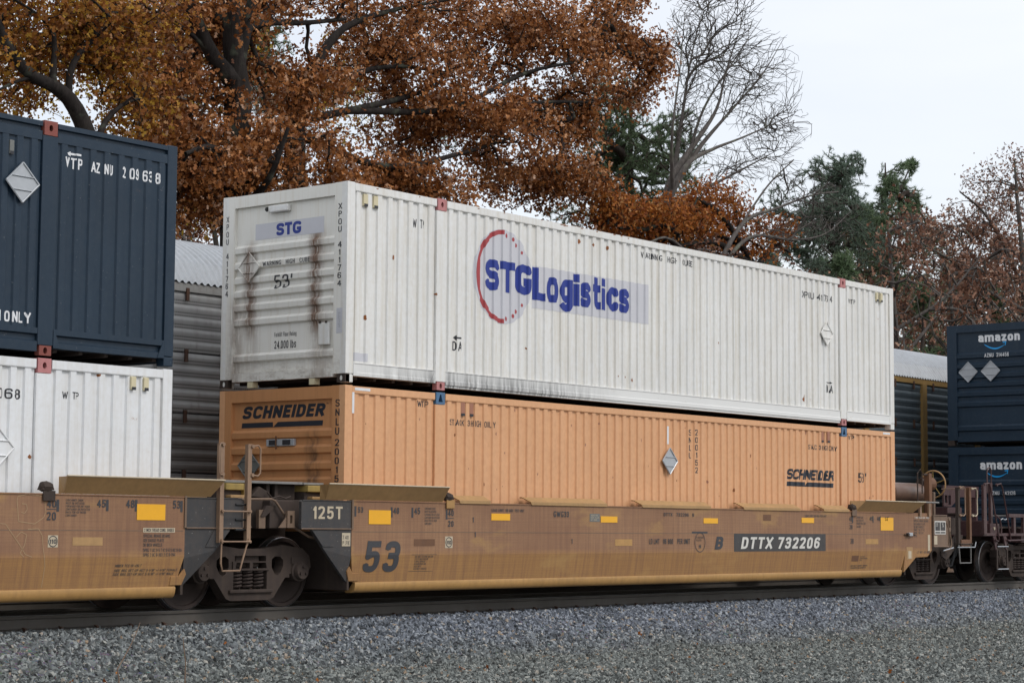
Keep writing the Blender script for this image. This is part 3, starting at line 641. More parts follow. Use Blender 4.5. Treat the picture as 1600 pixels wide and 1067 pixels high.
# ---- right stack: ends of two navy containers
XR = CL+7.459
ARIBS = [(z_-ZT-0.055, z_-ZT+0.06) for z_ in (5.30, 5.06, 4.82, 4.61, 4.39, 4.145, 3.57)]
ARIB2 = [(z_-ZB-0.055, z_-ZB+0.06) for z_ in (2.27, 2.04, 1.82, 1.60, 1.38, 1.16, 0.6)]
A0, A2 = end_profile(ARIBS), end_profile(ARIB2)
a1 = container('navy container with its end showing two grey diamond placards, top of the right stack', XR, ZT, M['blue'], M['blue'], ARIBS, steps=True, top_h=0.25, bot_h=0.33, top_mat=M['redcast'], bot_mat=M['steel'])
a2 = container('navy container at the bottom of the right stack, behind the maroon car end', XR, ZB, M['blue'], M['blue'], ARIB2, steps=True, top_h=0.25, bot_h=0.33, top_mat=M['redcast'], bot_mat=M['steel'])
def smile(parent, yl, yr, zc, zt, surf, bb):
    """curved arrow under the word"""
    w = yr-yl; pts = []; N_ = 14
    for i in range(N_+1):
        t = i/N_; pts.append((yl+w*0.92*t, zt-(zt-zc)*math.sin(math.pi*(0.06+0.80*t))))
    for i in range(N_, -1, -1):
        t = i/N_; th = 0.035*math.sin(math.pi*min(1, 0.15+t*0.8)); pts.append((yl+w*0.92*t, zt-(zt-zc)*math.sin(math.pi*(0.06+0.80*t))-th-0.004))
    poly(parent, pts, surf, M['smile'], bb=bb, name='logo_arc')
    e = yl+w
    poly(parent, [(e-w*0.17, zt+0.01), (e, zt+0.025), (e-w*0.04, zt-0.075), (e-w*0.075, zt-0.07), (e-w*0.055, zt-0.012), (e-w*0.16, zt-0.015)], surf, M['smile'], bb=bb, name='logo_arrow')
for root, z_, z1_, pr, zz in ((a1, 5.62, 5.785, A0, ZT), (a2, 2.585, 2.755, A2, ZB)):
    sf = end_surf(XR, zz, pr, 0.004); bb_ = [zz+q for q, d in pr]
    text(root, 'amazon', (1.79, 0.725, z_, z1_), sf, M['markwhite'], bb=bb_, bold=0.042, space=0.6)
    smile(root, 1.63, 1.07, z_-0.15, z_-0.03, sf, bb_)
sf = end_surf(XR, ZT, A0, 0.004); text(a1, 'AZNU  214456', (1.62, 0.995, 5.245, 5.345), sf, M['markwhite'], bb=[ZT+q for q, d in A0], bold=0.01)
sf = end_surf(XR, ZB, A2, 0.004); text(a2, 'AZNU  242126', (1.54, 0.885, 1.98, 2.075), sf, M['markwhite'], bb=[ZB+q for q, d in A2], bold=0.01)
placard(a1, 2.035, 4.915, 0.24, M['alu'], 'end', x=XR-0.006); placard(a1, 1.455, 4.92, 0.24, M['alu'], 'end', x=XR-0.006)
# ------------------------------------------------------------------ well cars
YS, YC = -0.23, 1.2955            # near side sheet, centre of the train
def far(y): return 2*YC-y
ZF = 0.725                        # fold of the side sheet
def car_y(z): return YS if z >= ZF else YS+(ZF-z)*0.16
CSURF = lambda x, z: (x, car_y(z)-0.003, z)
CSURF2 = lambda x, z: (x, car_y(z)-0.006, z)

def well_side(root, x0, x1, mat):
    """both long sides: bent sheet, bottom chord, top flange"""
    for s in (0, 1):
        Y = (lambda y: y) if s == 0 else far
        e = 0.10
        # sheet with the lower corners cut back
        pts = [(x0, 1.475), (x1, 1.475), (x1, ZF), (x1-0.10, 0.345), (x0+0.10, 0.345), (x0, ZF)]
        mb = MB()
        for (xa, xb, za, xc, xd, zb) in ((x0, x1, 1.475, x0, x1, ZF), (x0, x1, ZF, x0-0.0+0.10, x1-0.10, 0.345)):
            mb.hexa([(xc, Y(car_y(zb)), zb), (xd, Y(car_y(zb)), zb), (xb, Y(car_y(za)), za), (xa, Y(car_y(za)), za)],
                    [(xc, Y(car_y(zb)+0.03), zb), (xd, Y(car_y(zb)+0.03), zb), (xb, Y(car_y(za)+0.03), za), (xa, Y(car_y(za)+0.03), za)])
        mb.build('side_sheet', mat, root)
        prof = [(car_y(0.345)+0.02, 0.348), (car_y(0.345)-0.012, 0.343), (car_y(0.345)-0.02, 0.325), (-0.182, 0.27), (-0.165, 0.225), (-0.13, 0.20), (0.0, 0.195), (0.0, 0.225), (-0.06, 0.24)]
        MB().ext(prof, x0+0.13, x1-0.10, lambda q, y, z: (q, Y(y), z)).build('bottom_chord', M['chord'], root, smooth=True)
        MB().box(x0+0.0, x1, *sorted((Y(YS-0.012), Y(YS+0.10))), 1.476, 1.492).build('top_flange', mat, root)
        MB().box(x0+0.02, x1-0.02, *sorted((Y(YS-0.0018), Y(YS+0.002))), 1.046, 1.056).build('weld_seam', M['dusty'], root)
    # well floor cross members
    for i in range(9):
        xa = x0+0.4+(x1-x0-1.2)*i/8; MB().box(xa, xa+0.35, -0.05, far(-0.05), 0.205, 0.235).build('cross_member', M['dusty'], root)

def guide_plate(root, xa, xb, cl=0.0, cr=0.0):
    """container guide flaring outwards above the side"""
    for s in (0, 1):
        Y = (lambda y: y) if s == 0 else far
        a = [(xa, Y(-0.235), 1.494), (xb, Y(-0.235), 1.494), (xb+cr, Y(-0.40), 1.70), (xa+cl, Y(-0.40), 1.70)]
        b = [(p[0], p[1]+(0.014 if s == 0 else -0.014), p[2]+0.008) for p in a]
        g = MB().hexa(a, b).build('container_guide', M['guide'], root)
        MB().tube([(xa+cl, Y(-0.400), 1.708), (xb+cr, Y(-0.400), 1.708)], 0.011, 6).build('edge_bar', M['label'], g)
        for x_ in (xa+0.02, xb-0.02):
            MB().add([(x_, Y(-0.215), 1.495), (x_+(cl if x_ < (xa+xb)/2 else cr), Y(-0.385), 1.70), (x_, Y(-0.10), 1.70), (x_, Y(-0.10), 1.495)], [(0, 1, 2, 3)]).build('gusset', M['guide'], root)
def cap(root, xa, xb, mat=None):
    """short folded cap along the top of the side"""
    for s in (0, 1):
        Y = (lambda y: y) if s == 0 else far
        prof = [(-0.252, 1.475), (-0.252, 1.522), (-0.10, 1.598), (-0.055, 1.598), (-0.055, 1.580), (-0.10, 1.580), (-0.236, 1.512), (-0.236, 1.475)]
        MB().ext([(y, z+0.003) for y, z in prof], xa+(0.0), xb, lambda q, y, z: (q+(1.59-z)*0.55*(1 if q < (xa+xb)/2 else 0), Y(y), z)).build('guide_cap', mat or M['guide'], root)
def lock(root, x, mat=None):
    """small pivot lock casting beside the guide"""
    m_ = mat or M['steel']
    l = MB().box(x-0.09, x+0.09, -0.262, -0.245, 1.40, 1.525).build('guide_pivot', M['chord'] if mat is None else mat, root, bevel=0.006)
    MB().lathe([(0.02, -0.09), (0.06, -0.07), (0.07, 0.0), (0.05, 0.07), (0.02, 0.09)], (x-0.02, -0.22, 1.57), 'x', 8).build('knob', M['steel'], l)
    MB().hexa([(x-0.11, -0.27, 1.53), (x+0.07, -0.27, 1.53), (x+0.04, -0.27, 1.60), (x-0.06, -0.27, 1.62)], [(x-0.11, -0.15, 1.53), (x+0.07, -0.15, 1.53), (x+0.04, -0.15, 1.61), (x-0.06, -0.15, 1.63)]).build('arm', M['steel'], l, bevel=0.008)

def dark_end(root, xe, s, txt=None):
    """dark end side structure over the shared bogie; extends from xe in direction s"""
    X = lambda d: xe+s*d
    for k in (0, 1):
        Y = (lambda y: y) if k == 0 else far
        fn = lambda p, q, d: (X(p), Y(YS-0.004+d), q)
        pl = MB().plate([[(0.02, 1.085), (1.0, 1.085), (1.0, 1.46), (0.975, 1.482), (0.03, 1.482), (0.02, 1.46)]], fn, 0.05).build('end_panel', M['darkgrey'], root)
        MB().plate([[(0.0, 1.0835), (0.80, 1.0835), (0.54, 0.80), (0.03, 0.35), (0.03, 0.38), (0.0, 0.70)]], lambda p, q, d: (X(p), Y(max(YS, car_y(q))+0.004+d), q), 0.045).build('end_gusset', M['darkgrey'], root)
        MB().plate([[(0.78, 1.062), (0.50, 1.062), (0.36, 0.845), (0.575, 0.845)]], lambda p, q, d: (X(p), Y(YS-0.008+d), q), 0.01).build('doubler_plate', M['darkgrey'], root)
        MB().tube([(X(0.02), Y(YS-0.008), 1.088), (X(1.0), Y(YS-0.008), 1.088)], 0.011, 6).build('edge_bar', M['dusty'], pl)
        MB().tube([(X(0.02), Y(YS-0.006), 1.475), (X(0.98), Y(YS-0.006), 1.475), (X(1.0), Y(YS-0.006), 1.455), (X(1.0), Y(YS-0.006), 1.09)], 0.009, 6).build('edge_bar', M['darkgrey'], pl)
        MB().box(*sorted((X(-0.02), X(0.012))), *sorted((Y(YS-0.02), Y(YS+0.03))), 1.09, 1.50).build('edge_bar', M['dusty'], root)
        MB().plate([[(-0.20, 0.36), (-0.19, 0.47), (-0.06, 0.475), (0.02, 0.57), (0.06, 0.50), (0.0, 0.36)]], lambda p, q, d: (X(p), Y(car_y(q)-0.014+d), q), 0.03).build('corner_patch', M['well'], root, bevel=0.006)
        # slot bracket
        MB().plate([[(1.02, 1.10), (1.16, 1.10), (1.16, 1.33), (1.02, 1.33)], [(1.065, 1.16), (1.11, 1.16), (1.11, 1.27), (1.065, 1.27)]], lambda p, q, d: (X(p-0.0), Y(YS+0.10+d), q), 0.05).build('slot_bracket', M['dusty'], root)
        MB().plate([[(1.16, 1.10), (1.30, 1.10), (1.16, 1.25)]], lambda p, q, d: (X(p), Y(YS+0.12+d), q), 0.015).build('bracket_web', M['dusty'], root)
    # body bolster and end beam, end sheet of the well
    MB().box(*sorted((X(0.9), X(1.35))), 0.02, far(0.02), 1.09, 1.47).build('bolster', M['steel'], root, bevel=0.01)
    MB().box(*sorted((X(0.10), X(1.9))), YC-0.32, YC+0.32, 0.95, 1.40).build('centre_sill', M['steel'], root, bevel=0.01)
    MB().box(*sorted((X(-0.01), X(0.03))), -0.18, far(-0.18), 0.24, 1.05).build('end_sheet', M['steel'], root)
    MB().box(*sorted((X(-1.2), X(-0.02))), 0.55, far(0.55), 0.245, 0.30).build('floor_plate', M['steel'], root)

def bars(root, spec, mat=None):
    for x, z0, z1 in spec: patch(root, (x-0.02, x+0.02, z0, z1), CSURF, mat or M['ink'], name='marking_bar')
def ctext(root, t, box, mat=None, **k):
    return text(root, t, box, CSURF2, mat or M['ink'], bb=[ZF], **k)

# ---- main car -------------------------------------------------------------
main = thing('well_car', 'tan well car with 125T panel and white lettered number board, under the orange container', 'railcar', (8, YC, 0), 'tan well cars')
well_side(main, -0.07, 16.14, M['well'])
dark_end(main, -0.07, -1)
guide_plate(main, -0.60, 1.86, -0.10, -0.03); guide_plate(main, 14.10, 16.45, 0.12, 0.25)
for a, b in ((2.19, 2.96), (3.90, 5.94), (6.88, 9.0), (10.02, 12.02), (12.83, 13.83)): cap(main, a, b)
lock(main, 2.02); lock(main, 14.03, M['dusty'])
text(main, '125T', (-0.85, -0.265, 1.225, 1.40), lambda x, z: (x, YS-0.0075, z), M['label'], bold=0.018, space=1.05)
patch(main, (-0.262, -0.092, 0.85, 1.035), lambda x, z: (x, YS+0.0005, z), M['label'], name='label_plate')
text(main, '7 411\nP .F1E', (-0.25, -0.11, 0.87, 1.0), lambda x, z: (x, YS-0.002, z), M['ink'])
bars(main, ((0.0, 1.265, 1.41), (0.755, 1.26, 1.405), (1.20, 1.26, 1.405), (1.96, 1.24, 1.38), (13.995, 1.27, 1.42), (14.80, 1.28, 1.41), (15.10, 1.28, 1.41), (15.42, 1.28, 1.41)))
for t_, b_ in (('53', (0.05, 0.155, 1.32, 1.40)), ('48', (0.79, 0.91, 1.31, 1.40)), ('45', (1.24, 1.365, 1.31, 1.405)), ('40', (1.99, 2.115, 1.29, 1.38)), ('20', (1.99, 2.115, 1.135, 1.22)),
               ('40', (13.86, 13.98, 1.30, 1.395)), ('20', (13.87, 13.98, 1.15, 1.235)), ('45', (14.66, 14.78, 1.32, 1.40)), ('48', (14.96, 15.07, 1.32, 1.40)), ('53', (15.28, 15.39, 1.32, 1.40))):
    ctext(main, t_, b_, bold=0.02)
for b_ in ((1.985, 2.12, 1.252, 1.262), (13.86, 13.985, 1.262, 1.272)): patch(main, b_, CSURF, M['ink'], name='marking_bar')
for b_ in ((0.273, 0.735, 1.16, 1.358), (2.995, 3.447, 1.235, 1.338), (5.79, 6.245, 1.222, 1.322), (8.79, 9.245, 1.228, 1.318), (12.08, 12.53, 1.258, 1.354), (15.10, 15.62, 1.13, 1.385)):
    patch(main, b_, CSURF2, M['reflector'], name='reflector')
ctext(main, '53', (0.19, 0.95, 0.482, 0.925), M['ink'], bold=0.03, shear=0.12)
ctext(main, 'CONTAINER GUIDE\nMUST BE ROTATED\nFORWARD FOR 40\' USER\nCONTAINER OR ROTATED\nBACK FOR 53\' USER\nCONTAINER', (1.47, 1.80, 1.16, 1.41)); ctext(main, 'CONTAINER GUIDE\nMUST BE ROTATED\nFORWARD FOR 40\' USER\nCONTAINER', (14.14, 14.50, 1.18, 1.40))
ctext(main, 'LOAD LIMIT  116 800  PER UNIT', (3.0, 3.80, 1.365, 1.41)); ctext(main, 'LOAD LIMIT 116 800 PER UNIT', (12.2, 13.0, 1.37, 1.41))
ctext(main, 'GWG33', (4.54, 4.935, 1.30, 1.392), bold=0.02); ctext(main, 'DTTX   732206   B', (7.58, 8.50, 1.34, 1.40), bold=0.015)
ctext(main, 'LD LMT   116 800    PER UNIT', (7.15, 8.37, 0.87, 0.96), bold=0.01); ctext(main, 'B', (9.14, 9.42, 0.775, 1.0), bold=0.04, shear=0.2)
patch(main, (9.765, 12.96, 0.735, 1.055), CSURF, M['darkgrey'], name='number_board')
text(main, 'DTTX 732206', (9.98, 12.75, 0.775, 1.0), lambda x, z: (x, YS-0.008, z), M['whitelab'], bold=0.03, shear=0.18, space=0.97)
for (cx_, cz_, a_, b_) in ((8.68, 0.90, 0.165, 0.172), (2.015, 0.905, 0.075, 0.075)):
    if a_ < 0.1:
        patch(main, (cx_-0.085, cx_+0.085, cz_-0.085, cz_+0.085), CSURF, M['label'], name='label_plate')
    poly(main, ring(cx_, cz_, (a_-0.012, b_-0.012), (a_, b_), 0, 359.9, 30), CSURF2, M['ink'], bb=[ZF], name='marking_ring')
ctext(main, '110', (1.965, 2.065, 0.875, 0.93), bold=0.02); ctext(main, 'EXCEEDS\nPLATE', (8.57, 8.79, 0.92, 1.0)); ctext(main, 'H', (8.65, 8.71, 0.80, 0.86), bold=0.02)
patch(main, (8.43, 8.92, 1.055, 1.085), CSURF, M['ink'], name='marking_bar')
patch(main, (5.49, 5.765, 1.232, 1.36), CSURF, M['greyplac'], name='label_plate'); text(main, 'INSPECTED\nDATE  PLATE\nWT. 0000', (5.52, 5.74, 1.25, 1.345), lambda x, z: (x, YS-0.0065, z), M['label'])
patch(main, (1.24, 1.70, 0.85, 0.95), CSURF, M['redbrown'], name='label_plate'); patch(main, (10.74, 11.01, 1.29, 1.40), CSURF, M['redbrown'], name='label_plate')
patch(main, (6.19, 6.67, 0.845, 0.95), CSURF, M['chord'], name='label_plate')
ctext(main, 'DO NOT CLIMB ON OR\nSTEP BETWEEN\nCARS WHILE\nIN MOTION OR\nOCCUPY\nDO NOT CROSS', (1.27, 1.67, 0.51, 0.71))
for p in (((1.19, 0.728), (1.75, 0.728)), ((1.16, 0.488), (1.70, 0.488))): patch(main, (p[0][0], p[1][0], p[0][1]-0.005, p[0][1]), CSURF, M['ink'], name='marking_bar')
patch(main, (13.98, 14.25, 0.53, 0.64), CSURF, M['redbrown'], name='label_plate'); ctext(main, 'CAUTION\nRAMP LOADING\nONLY', (14.3, 14.6, 0.54, 0.63)); ctext(main, 'DO NOT HUMP WHEN\nLOADED OR EMPTY', (13.98, 14.62, 0.39, 0.46))
ctext(main, '38', (13.9, 14.02, 0.87, 0.97)); patch(main, (14.5, 15.0, 0.86, 0.96), CSURF, M['chord'], name='label_plate')
for x_, z_ in ((2.55, 1.2), (2.6, 0.98), (5.0, 0.88)): ctext(main, '1', (x_, x_+0.03, z_, z_+0.08))
# right (B) end of the car
k = lambda p, q, d: (p, YS+0.02+d, q)
MB().plate([[(16.145, 1.49), (17.30, 1.49), (17.30, 1.10), (17.30, 0.735), (17.10, 0.60), (16.60, 0.59), (16.08, 0.30), (16.145, ZF)]], k, 0.05).build('end_side_sheet', M['well'], main)
MB().plate([[(17.31, 0.80), (17.99, 0.80), (17.99, 1.40), (17.90, 1.455), (17.31, 1.455)]], lambda p, q, d: (p, YS-0.01+d, q), 0.06).build('end_panel', M['dusty'], main, bevel=0.01)
for a_, b_ in (((17.31, 0.805), (17.99, 0.805)), ((17.31, 1.45), (17.9, 1.45)), ((17.31, 0.8), (17.31, 1.45)), ((17.985, 0.8), (17.985, 1.40))):
    MB().tube([(a_[0], YS-0.018, a_[1]), (b_[0], YS-0.018, b_[1])], 0.012, 6).build('edge_bar', M['dusty'], main)
BP = lambda x, z: (x, YS-0.0135, z); BP2 = lambda x, z: (x, YS-0.0165, z)
patch(main, (17.37, 17.86, 1.06, 1.335), BP, M['whitelab'], name='number_board')
for b_ in ((17.395, 17.60, 1.135, 1.31), (17.625, 17.835, 1.135, 1.31), (17.395, 17.60, 1.08, 1.11), (17.625, 17.835, 1.08, 1.11)): patch(main, b_, BP2, M['darkgrey'], name='board_field')
text(main, '40\n53', (17.42, 17.5, 1.22, 1.29), lambda x, z: (x, YS-0.019, z), M['whitelab']); text(main, 'E\n3', (17.70, 17.76, 1.21, 1.29), lambda x, z: (x, YS-0.019, z), M['whitelab'])
patch(main, (17.325, 17.48, 0.85, 1.03), BP, M['label'], name='label_plate')
EP = lambda x, z: (x, YS+0.0165, z)
ctext(main, '2 INCH TREAD COND. SHOES', (16.52, 17.15, 1.375, 1.415), M['whitelab'])
text(main, 'SPECIAL BRAKE BEAMS\nSEE BADGE PLATE\n36 INCH WHEELS\nSPRG 7 OC 5 7 IC\nSPRG 2 OC 2 IC\nDATE', (16.52, 17.15, 1.0, 1.35), EP, M['ink']); text(main, 'LT WT 43 800', (16.65, 17.2, 0.67, 0.72), EP, M['ink'])
patch(main, (17.12, 17.22, 0.72, 1.05), EP, M['label'], name='label_plate'); patch(main, (16.2, 16.46, 0.55, 0.80), EP, M['guide'], name='paint_patch'); patch(main, (16.27, 16.40, 0.57, 0.72), lambda x, z: (x, YS+0.014, z), M['label'], name='label_plate')
MB().cyl((16.15, -0.30, 1.05), 0.035, 0.05, 'y', 10).build('release_handle', M['steel'], main); MB().box(16.2, 16.38, -0.27, -0.21, 1.02, 1.09).build('handle_box', M['alu'], main, bevel=0.008)
MB().tube([(16.05, -0.25, 1.05), (16.5, -0.25, 1.045)], 0.012, 6).build('rod', M['steel'], main)
for x_ in (16.76, 17.16): MB().box(x_-0.04, x_+0.04, YS-0.02, YS+0.015, 1.42, 1.70).build('guide_post', M['tanlad'], main)
MB().tube([(16.45, -0.36, 1.708), (17.33, -0.36, 1.708)], 0.018, 8).build('hand_rail', M['greydeck'], main)
MB().box(16.2, 18.9, 0.2, far(0.2), 1.38, 1.42).build('end_deck', M['steel'], main)
MB().box(16.16, 16.2, -0.18, far(-0.18), 0.24, 1.38).build('end_sheet', M['steel'], main)
MB().box(16.9, 18.6, YC-0.35, YC+0.35, 0.85, 1.37).build('centre_sill', M['steel'], main, bevel=0.01)
MB().box(17.45, 17.95, 0.0, far(0.0), 0.95, 1.37).build('bolster', M['steel'], main, bevel=0.01)
t_ = MB().lathe([(0.02, 0.0), (0.12, 0.015), (0.19, 0.06), (0.205, 0.14), (0.205, 1.30), (0.19, 1.38), (0.12, 1.425), (0.02, 1.44)], (16.95, 0.62, 1.93), 'x', 28).build('air_tank', M['tank'], main, smooth=True)
for x_ in (17.2, 18.0): MB().box(x_, x_+0.08, 0.45, 0.8, 1.42, 1.76).build('tank_bracket', M['steel'], t_)
# brake wheel on its housing
hs = MB().cyl((18.60, 0.62, 2.13), 0.15, 0.28, 'x', 14).build('brake_housing', M['redbrown'], main)
MB().cyl((18.40, 0.62, 2.14), 0.10, 0.22, 'x', 10).build('gear_case', M['steel'], hs)
wc_ = Vector((19.0, 0.62, 2.13)); bw = MB().tube([(wc_.x, wc_.y+0.29*math.cos(t*math.pi/14), wc_.z+0.29*math.sin(t*math.pi/14)) for t in range(28)], 0.017, 6, True).build('brake_wheel', M['guide'], main)
for t in range(5):
    a_ = t*2*math.pi/5+0.3; MB().tube([(wc_.x, wc_.y, wc_.z), (wc_.x, wc_.y+0.28*math.cos(a_), wc_.z+0.28*math.sin(a_))], 0.010, 5).build('spoke', M['yellowblk'], bw)
MB().box(18.66, 18.78, 0.56, 0.68, 1.42, 2.10).build('brake_post', M['steel'], main, bevel=0.01)
MB().box(18.40, 18.48, 0.30, 0.38, 1.42, 1.95).build('brake_post', M['dusty'], main, bevel=0.01)
MB().tube([(18.75, 0.3, 2.02), (19.0, -0.1, 2.03), (18.6, -0.18, 2.02)], 0.014, 6).build('hand_rail', M['dusty'], main)
MB().tube([(17.3, 0.1, 1.5), (17.3, 0.1, 2.32), (17.42, 0.1, 2.40), (17.5, 0.1, 2.32), (17.5, 0.1, 1.9)], 0.016, 6).build('grab_handle', M['steel'], main)
MB().box(17.72, 17.84, 0.05, 0.17, 1.42, 2.33).build('brake_post', M['redbrown'], main)
MB().tube([(17.55, 0.1, 2.30), (17.8, 0.1, 2.30)], 0.02, 6).build('rod', M['steel'], main)
# end sill with coupler pockets and pipes
MB().box(18.6, 19.05, 0.0, far(0.0), 1.05, 1.40).build('end_sill', M['steel'], main, bevel=0.012)
MB().box(19.05, 19.5, YC-0.22, YC+0.22, 0.85, 1.18).build('draft_gear', M['steel'], main, bevel=0.02)
cpl = MB().hexa([(19.5, YC-0.12, 0.88), (19.98, YC-0.20, 0.84), (19.98, YC-0.20, 1.16), (19.5, YC-0.12, 1.12)], [(19.5, YC+0.12, 0.88), (19.98, YC+0.20, 0.84), (19.98, YC+0.20, 1.16), (19.5, YC+0.12, 1.12)]).build('coupler', M['steel'], main, bevel=0.03)
for yy, dz in ((YC-0.45, 0.0), (YC-0.7, 0.08)):
    MB().tube([(18.9, yy, 1.0), (19.2, yy+0.05, 0.86), (19.55, yy+0.1, 0.45-dz), (19.95, yy+0.1, 0.45-dz), (20.2, yy+0.1, 0.8)], 0.028, 8).build('air_hose', M['rubber'], main, smooth=True)
MB().tube([(17.9, -0.24, 1.3), (18.05, -0.24, 1.1), (18.12, -0.24, 0.85), (18.05, -0.24, 0.75), (17.8, -0.24, 0.72)], 0.018, 6).build('pipe', M['dusty'], main, smooth=True)
MB().tube([(17.75, -0.24, 0.72), (18.2, -0.24, 0.78)], 0.015, 6).build('release_rod', M['alu'], main)
MB().plate([[(18.0, 1.12), (18.12, 1.12), (18.12, 1.42), (18.0, 1.42)], [(18.03, 1.2), (18.09, 1.2), (18.09, 1.35), (18.03, 1.35)]], lambda p, q, d: (p, YS+0.0+d, q), 0.05).build('slot_bracket', M['dusty'], main)
MB().plate([[(17.95, 0.60), (18.6, 1.05), (18.9, 1.05), (18.9, 0.98), (18.15, 0.52)]], lambda p, q, d: (p, YS+0.12+d, q), 0.04).build('end_gusset', M['steel'], main)

def ladder(root, xa, xb, y, ztop, zmid, zbot, mats, rungs, stirrup=True, wide=0.068, handles=((-1, 0.4), (1, 0.4))):
    la = MB().box(xa-wide/2, xa+wide/2, y, y+0.02, zmid, ztop).build('ladder_rail', mats[0], root)
    MB().box(xa-wide/2, xa-wide/2+0.012, y+0.0205, y+0.07, zmid, ztop).build('rail_flange', mats[0], la)
    lb = MB().box(xb-wide/2, xb+wide/2, y, y+0.02, zmid, ztop+0.01).build('ladder_rail', mats[1], root)
    MB().box(xb+wide/2-0.012, xb+wide/2, y+0.0205, y+0.12, zmid, ztop+0.01).build('rail_flange', mats[1], lb)
    for z_ in rungs:
        MB().tube([(xa, y-0.03, z_), (xa+0.03, y-0.045, z_), (xb-0.03, y-0.045, z_), (xb, y-0.03, z_)], 0.012, 6).build('rung', mats[2], root)
        for x_ in (xa, xb): MB().cyl((x_, y-0.035, z_), 0.022, 0.03, 'y', 8).build('bolt', mats[2], root)
    if stirrup:
        MB().tube([(xa, y-0.01, zmid+0.05), (xa-0.01, y-0.01, zbot+0.10), (xa+0.02, y-0.01, zbot), (xb-0.16, y-0.01, zbot), (xb-0.12, y-0.01, zbot+0.12), (xb-0.05, y-0.01, zmid-0.05), (xb, y-0.01, zmid+0.05)], 0.013, 6).build('stirrup_step', mats[2], root)
def grab(root, x, y, z0, z1, dx, dy, mat):
    h = MB().tube([(x, y, z1), (x+dx*0.7, y+dy*0.7, z1+0.015), (x+dx, y+dy, z1-0.03), (x+dx, y+dy, z0+0.03), (x+dx*0.7, y+dy*0.7, z0-0.01), (x, y, z0)], 0.012, 6).build('grab_handle', mat, root, smooth=True)
    for z_ in (z0, z1): MB().cyl((x, y-0.012, z_), 0.026, 0.03, 'y', 8).build('bolt', mat, h)

# ladder with two uprights on the right end of the main car
ladder(main, 18.53, 19.06, -0.22, 2.05, 0.86, 0.47, (M['steel'], M['redbrown'], M['steel']), (0.86,), stirrup=False, wide=0.08)
grab(main, 18.53, -0.25, 1.46, 2.05, 0.20, -0.01, M['tanlad']); grab(main, 19.10, -0.25, 1.46, 2.03, 0.20, -0.01, M['label'])
MB().box(18.58, 19.02, -0.24, -0.20, 0.80, 0.95).build('sill_step', M['redbrown'], main, bevel=0.006)
MB().tube([(18.45, -0.24, 0.84), (18.5, -0.24, 0.46), (19.0, -0.24, 0.46), (19.0, -0.24, 0.84)], 0.016, 6).build('stirrup_step', M['greydeck'], main)
MB().tube([(18.4, -0.24, 0.79), (19.2, -0.24, 0.79), (19.25, -0.24, 0.9)], 0.013, 6).build('release_rod', M['alu'], main)

# ---- left car -------------------------------------------------------------
lc = thing('well_car', 'tan well car cut by the left edge, with a ladder on its dark end', 'railcar', (-11.4, YC, 0), 'tan well cars')
well_side(lc, -19.4, -3.17, M['well'])
dark_end(lc, -3.17, 1)
guide_plate(lc, -5.12, -2.74, -0.09, 0.10); guide_plate(lc, -18.9, -16.9, 0.1, 0.1)
lock(lc, -5.36, M['steel'])
bars(lc, ((-5.21, 1.275, 1.42), (-4.448, 1.29, 1.43), (-3.988, 1.29, 1.435), (-3.235, 1.29, 1.435)))
for t_, b_ in (('40', (-5.375, -5.235, 1.325, 1.415)), ('20', (-5.375, -5.235, 1.172, 1.27)), ('45', (-4.612, -4.475, 1.335, 1.43)), ('48', (-4.153, -4.016, 1.335, 1.435)), ('53', (-3.38, -3.26, 1.335, 1.437))):
    ctext(lc, t_, b_, bold=0.02)
patch(lc, (-5.375, -5.235, 1.298, 1.308), CSURF, M['ink'], name='marking_bar'); patch(lc, (-3.975, -3.508, 1.184, 1.384), CSURF2, M['reflector'], name='reflector')
patch(lc, (-5.345, -5.195, 0.847, 0.991), CSURF, M['label'], name='label_plate'); poly(lc, ring(-5.27, 0.919, (0.058, 0.058), (0.068, 0.068), 0, 359.9, 28), CSURF2, M['ink'], name='marking_ring')
ctext(lc, '110', (-5.32, -5.22, 0.892, 0.945), bold=0.02)
ctext(lc, 'CONTAINER GUIDE\nMUST BE ROTATED\nFORWARD FOR 48\' USER\nCONTAINER OR ROTATED\nBACK FOR 53\' INSIDE\nCONTAINER', (-5.09, -4.72, 1.22, 1.43))
patch(lc, (-4.974, -4.508, 0.868, 0.968), CSURF, M['guide'], name='label_plate')
patch(lc, (-3.865, -3.338, 1.03, 1.088), CSURF, M['label'], name='label_plate'); ctext(lc, '2 INCH TREAD COND. SHOES', (-3.85, -3.36, 1.04, 1.08), bold=0.01)
ctext(lc, 'SPECIAL BRAKE BEAMS\nSEE BADGE PLATE\n38 INCH WHEELS', (-3.86, -3.42, 0.855, 1.01)); ctext(lc, 'SPRG 7 OC D-5 7 IC D-6 5 IIC D-6A\nSPRG 2 OC B-353 2 IC B-354', (-3.86, -3.22, 0.73, 0.83))
ctext(lc, 'MINER TCC-IV-45LT', (-4.29, -3.86, 0.60, 0.635), shear=0.2); ctext(lc, 'SIDE BRG SET-UP HGT 5-1/16" +/-1/16" FEMALE\nSIDE BRG SET-UP HGT 5-3/16" +/-1/16" MALE', (-4.31, -3.26, 0.495, 0.575), shear=0.2)
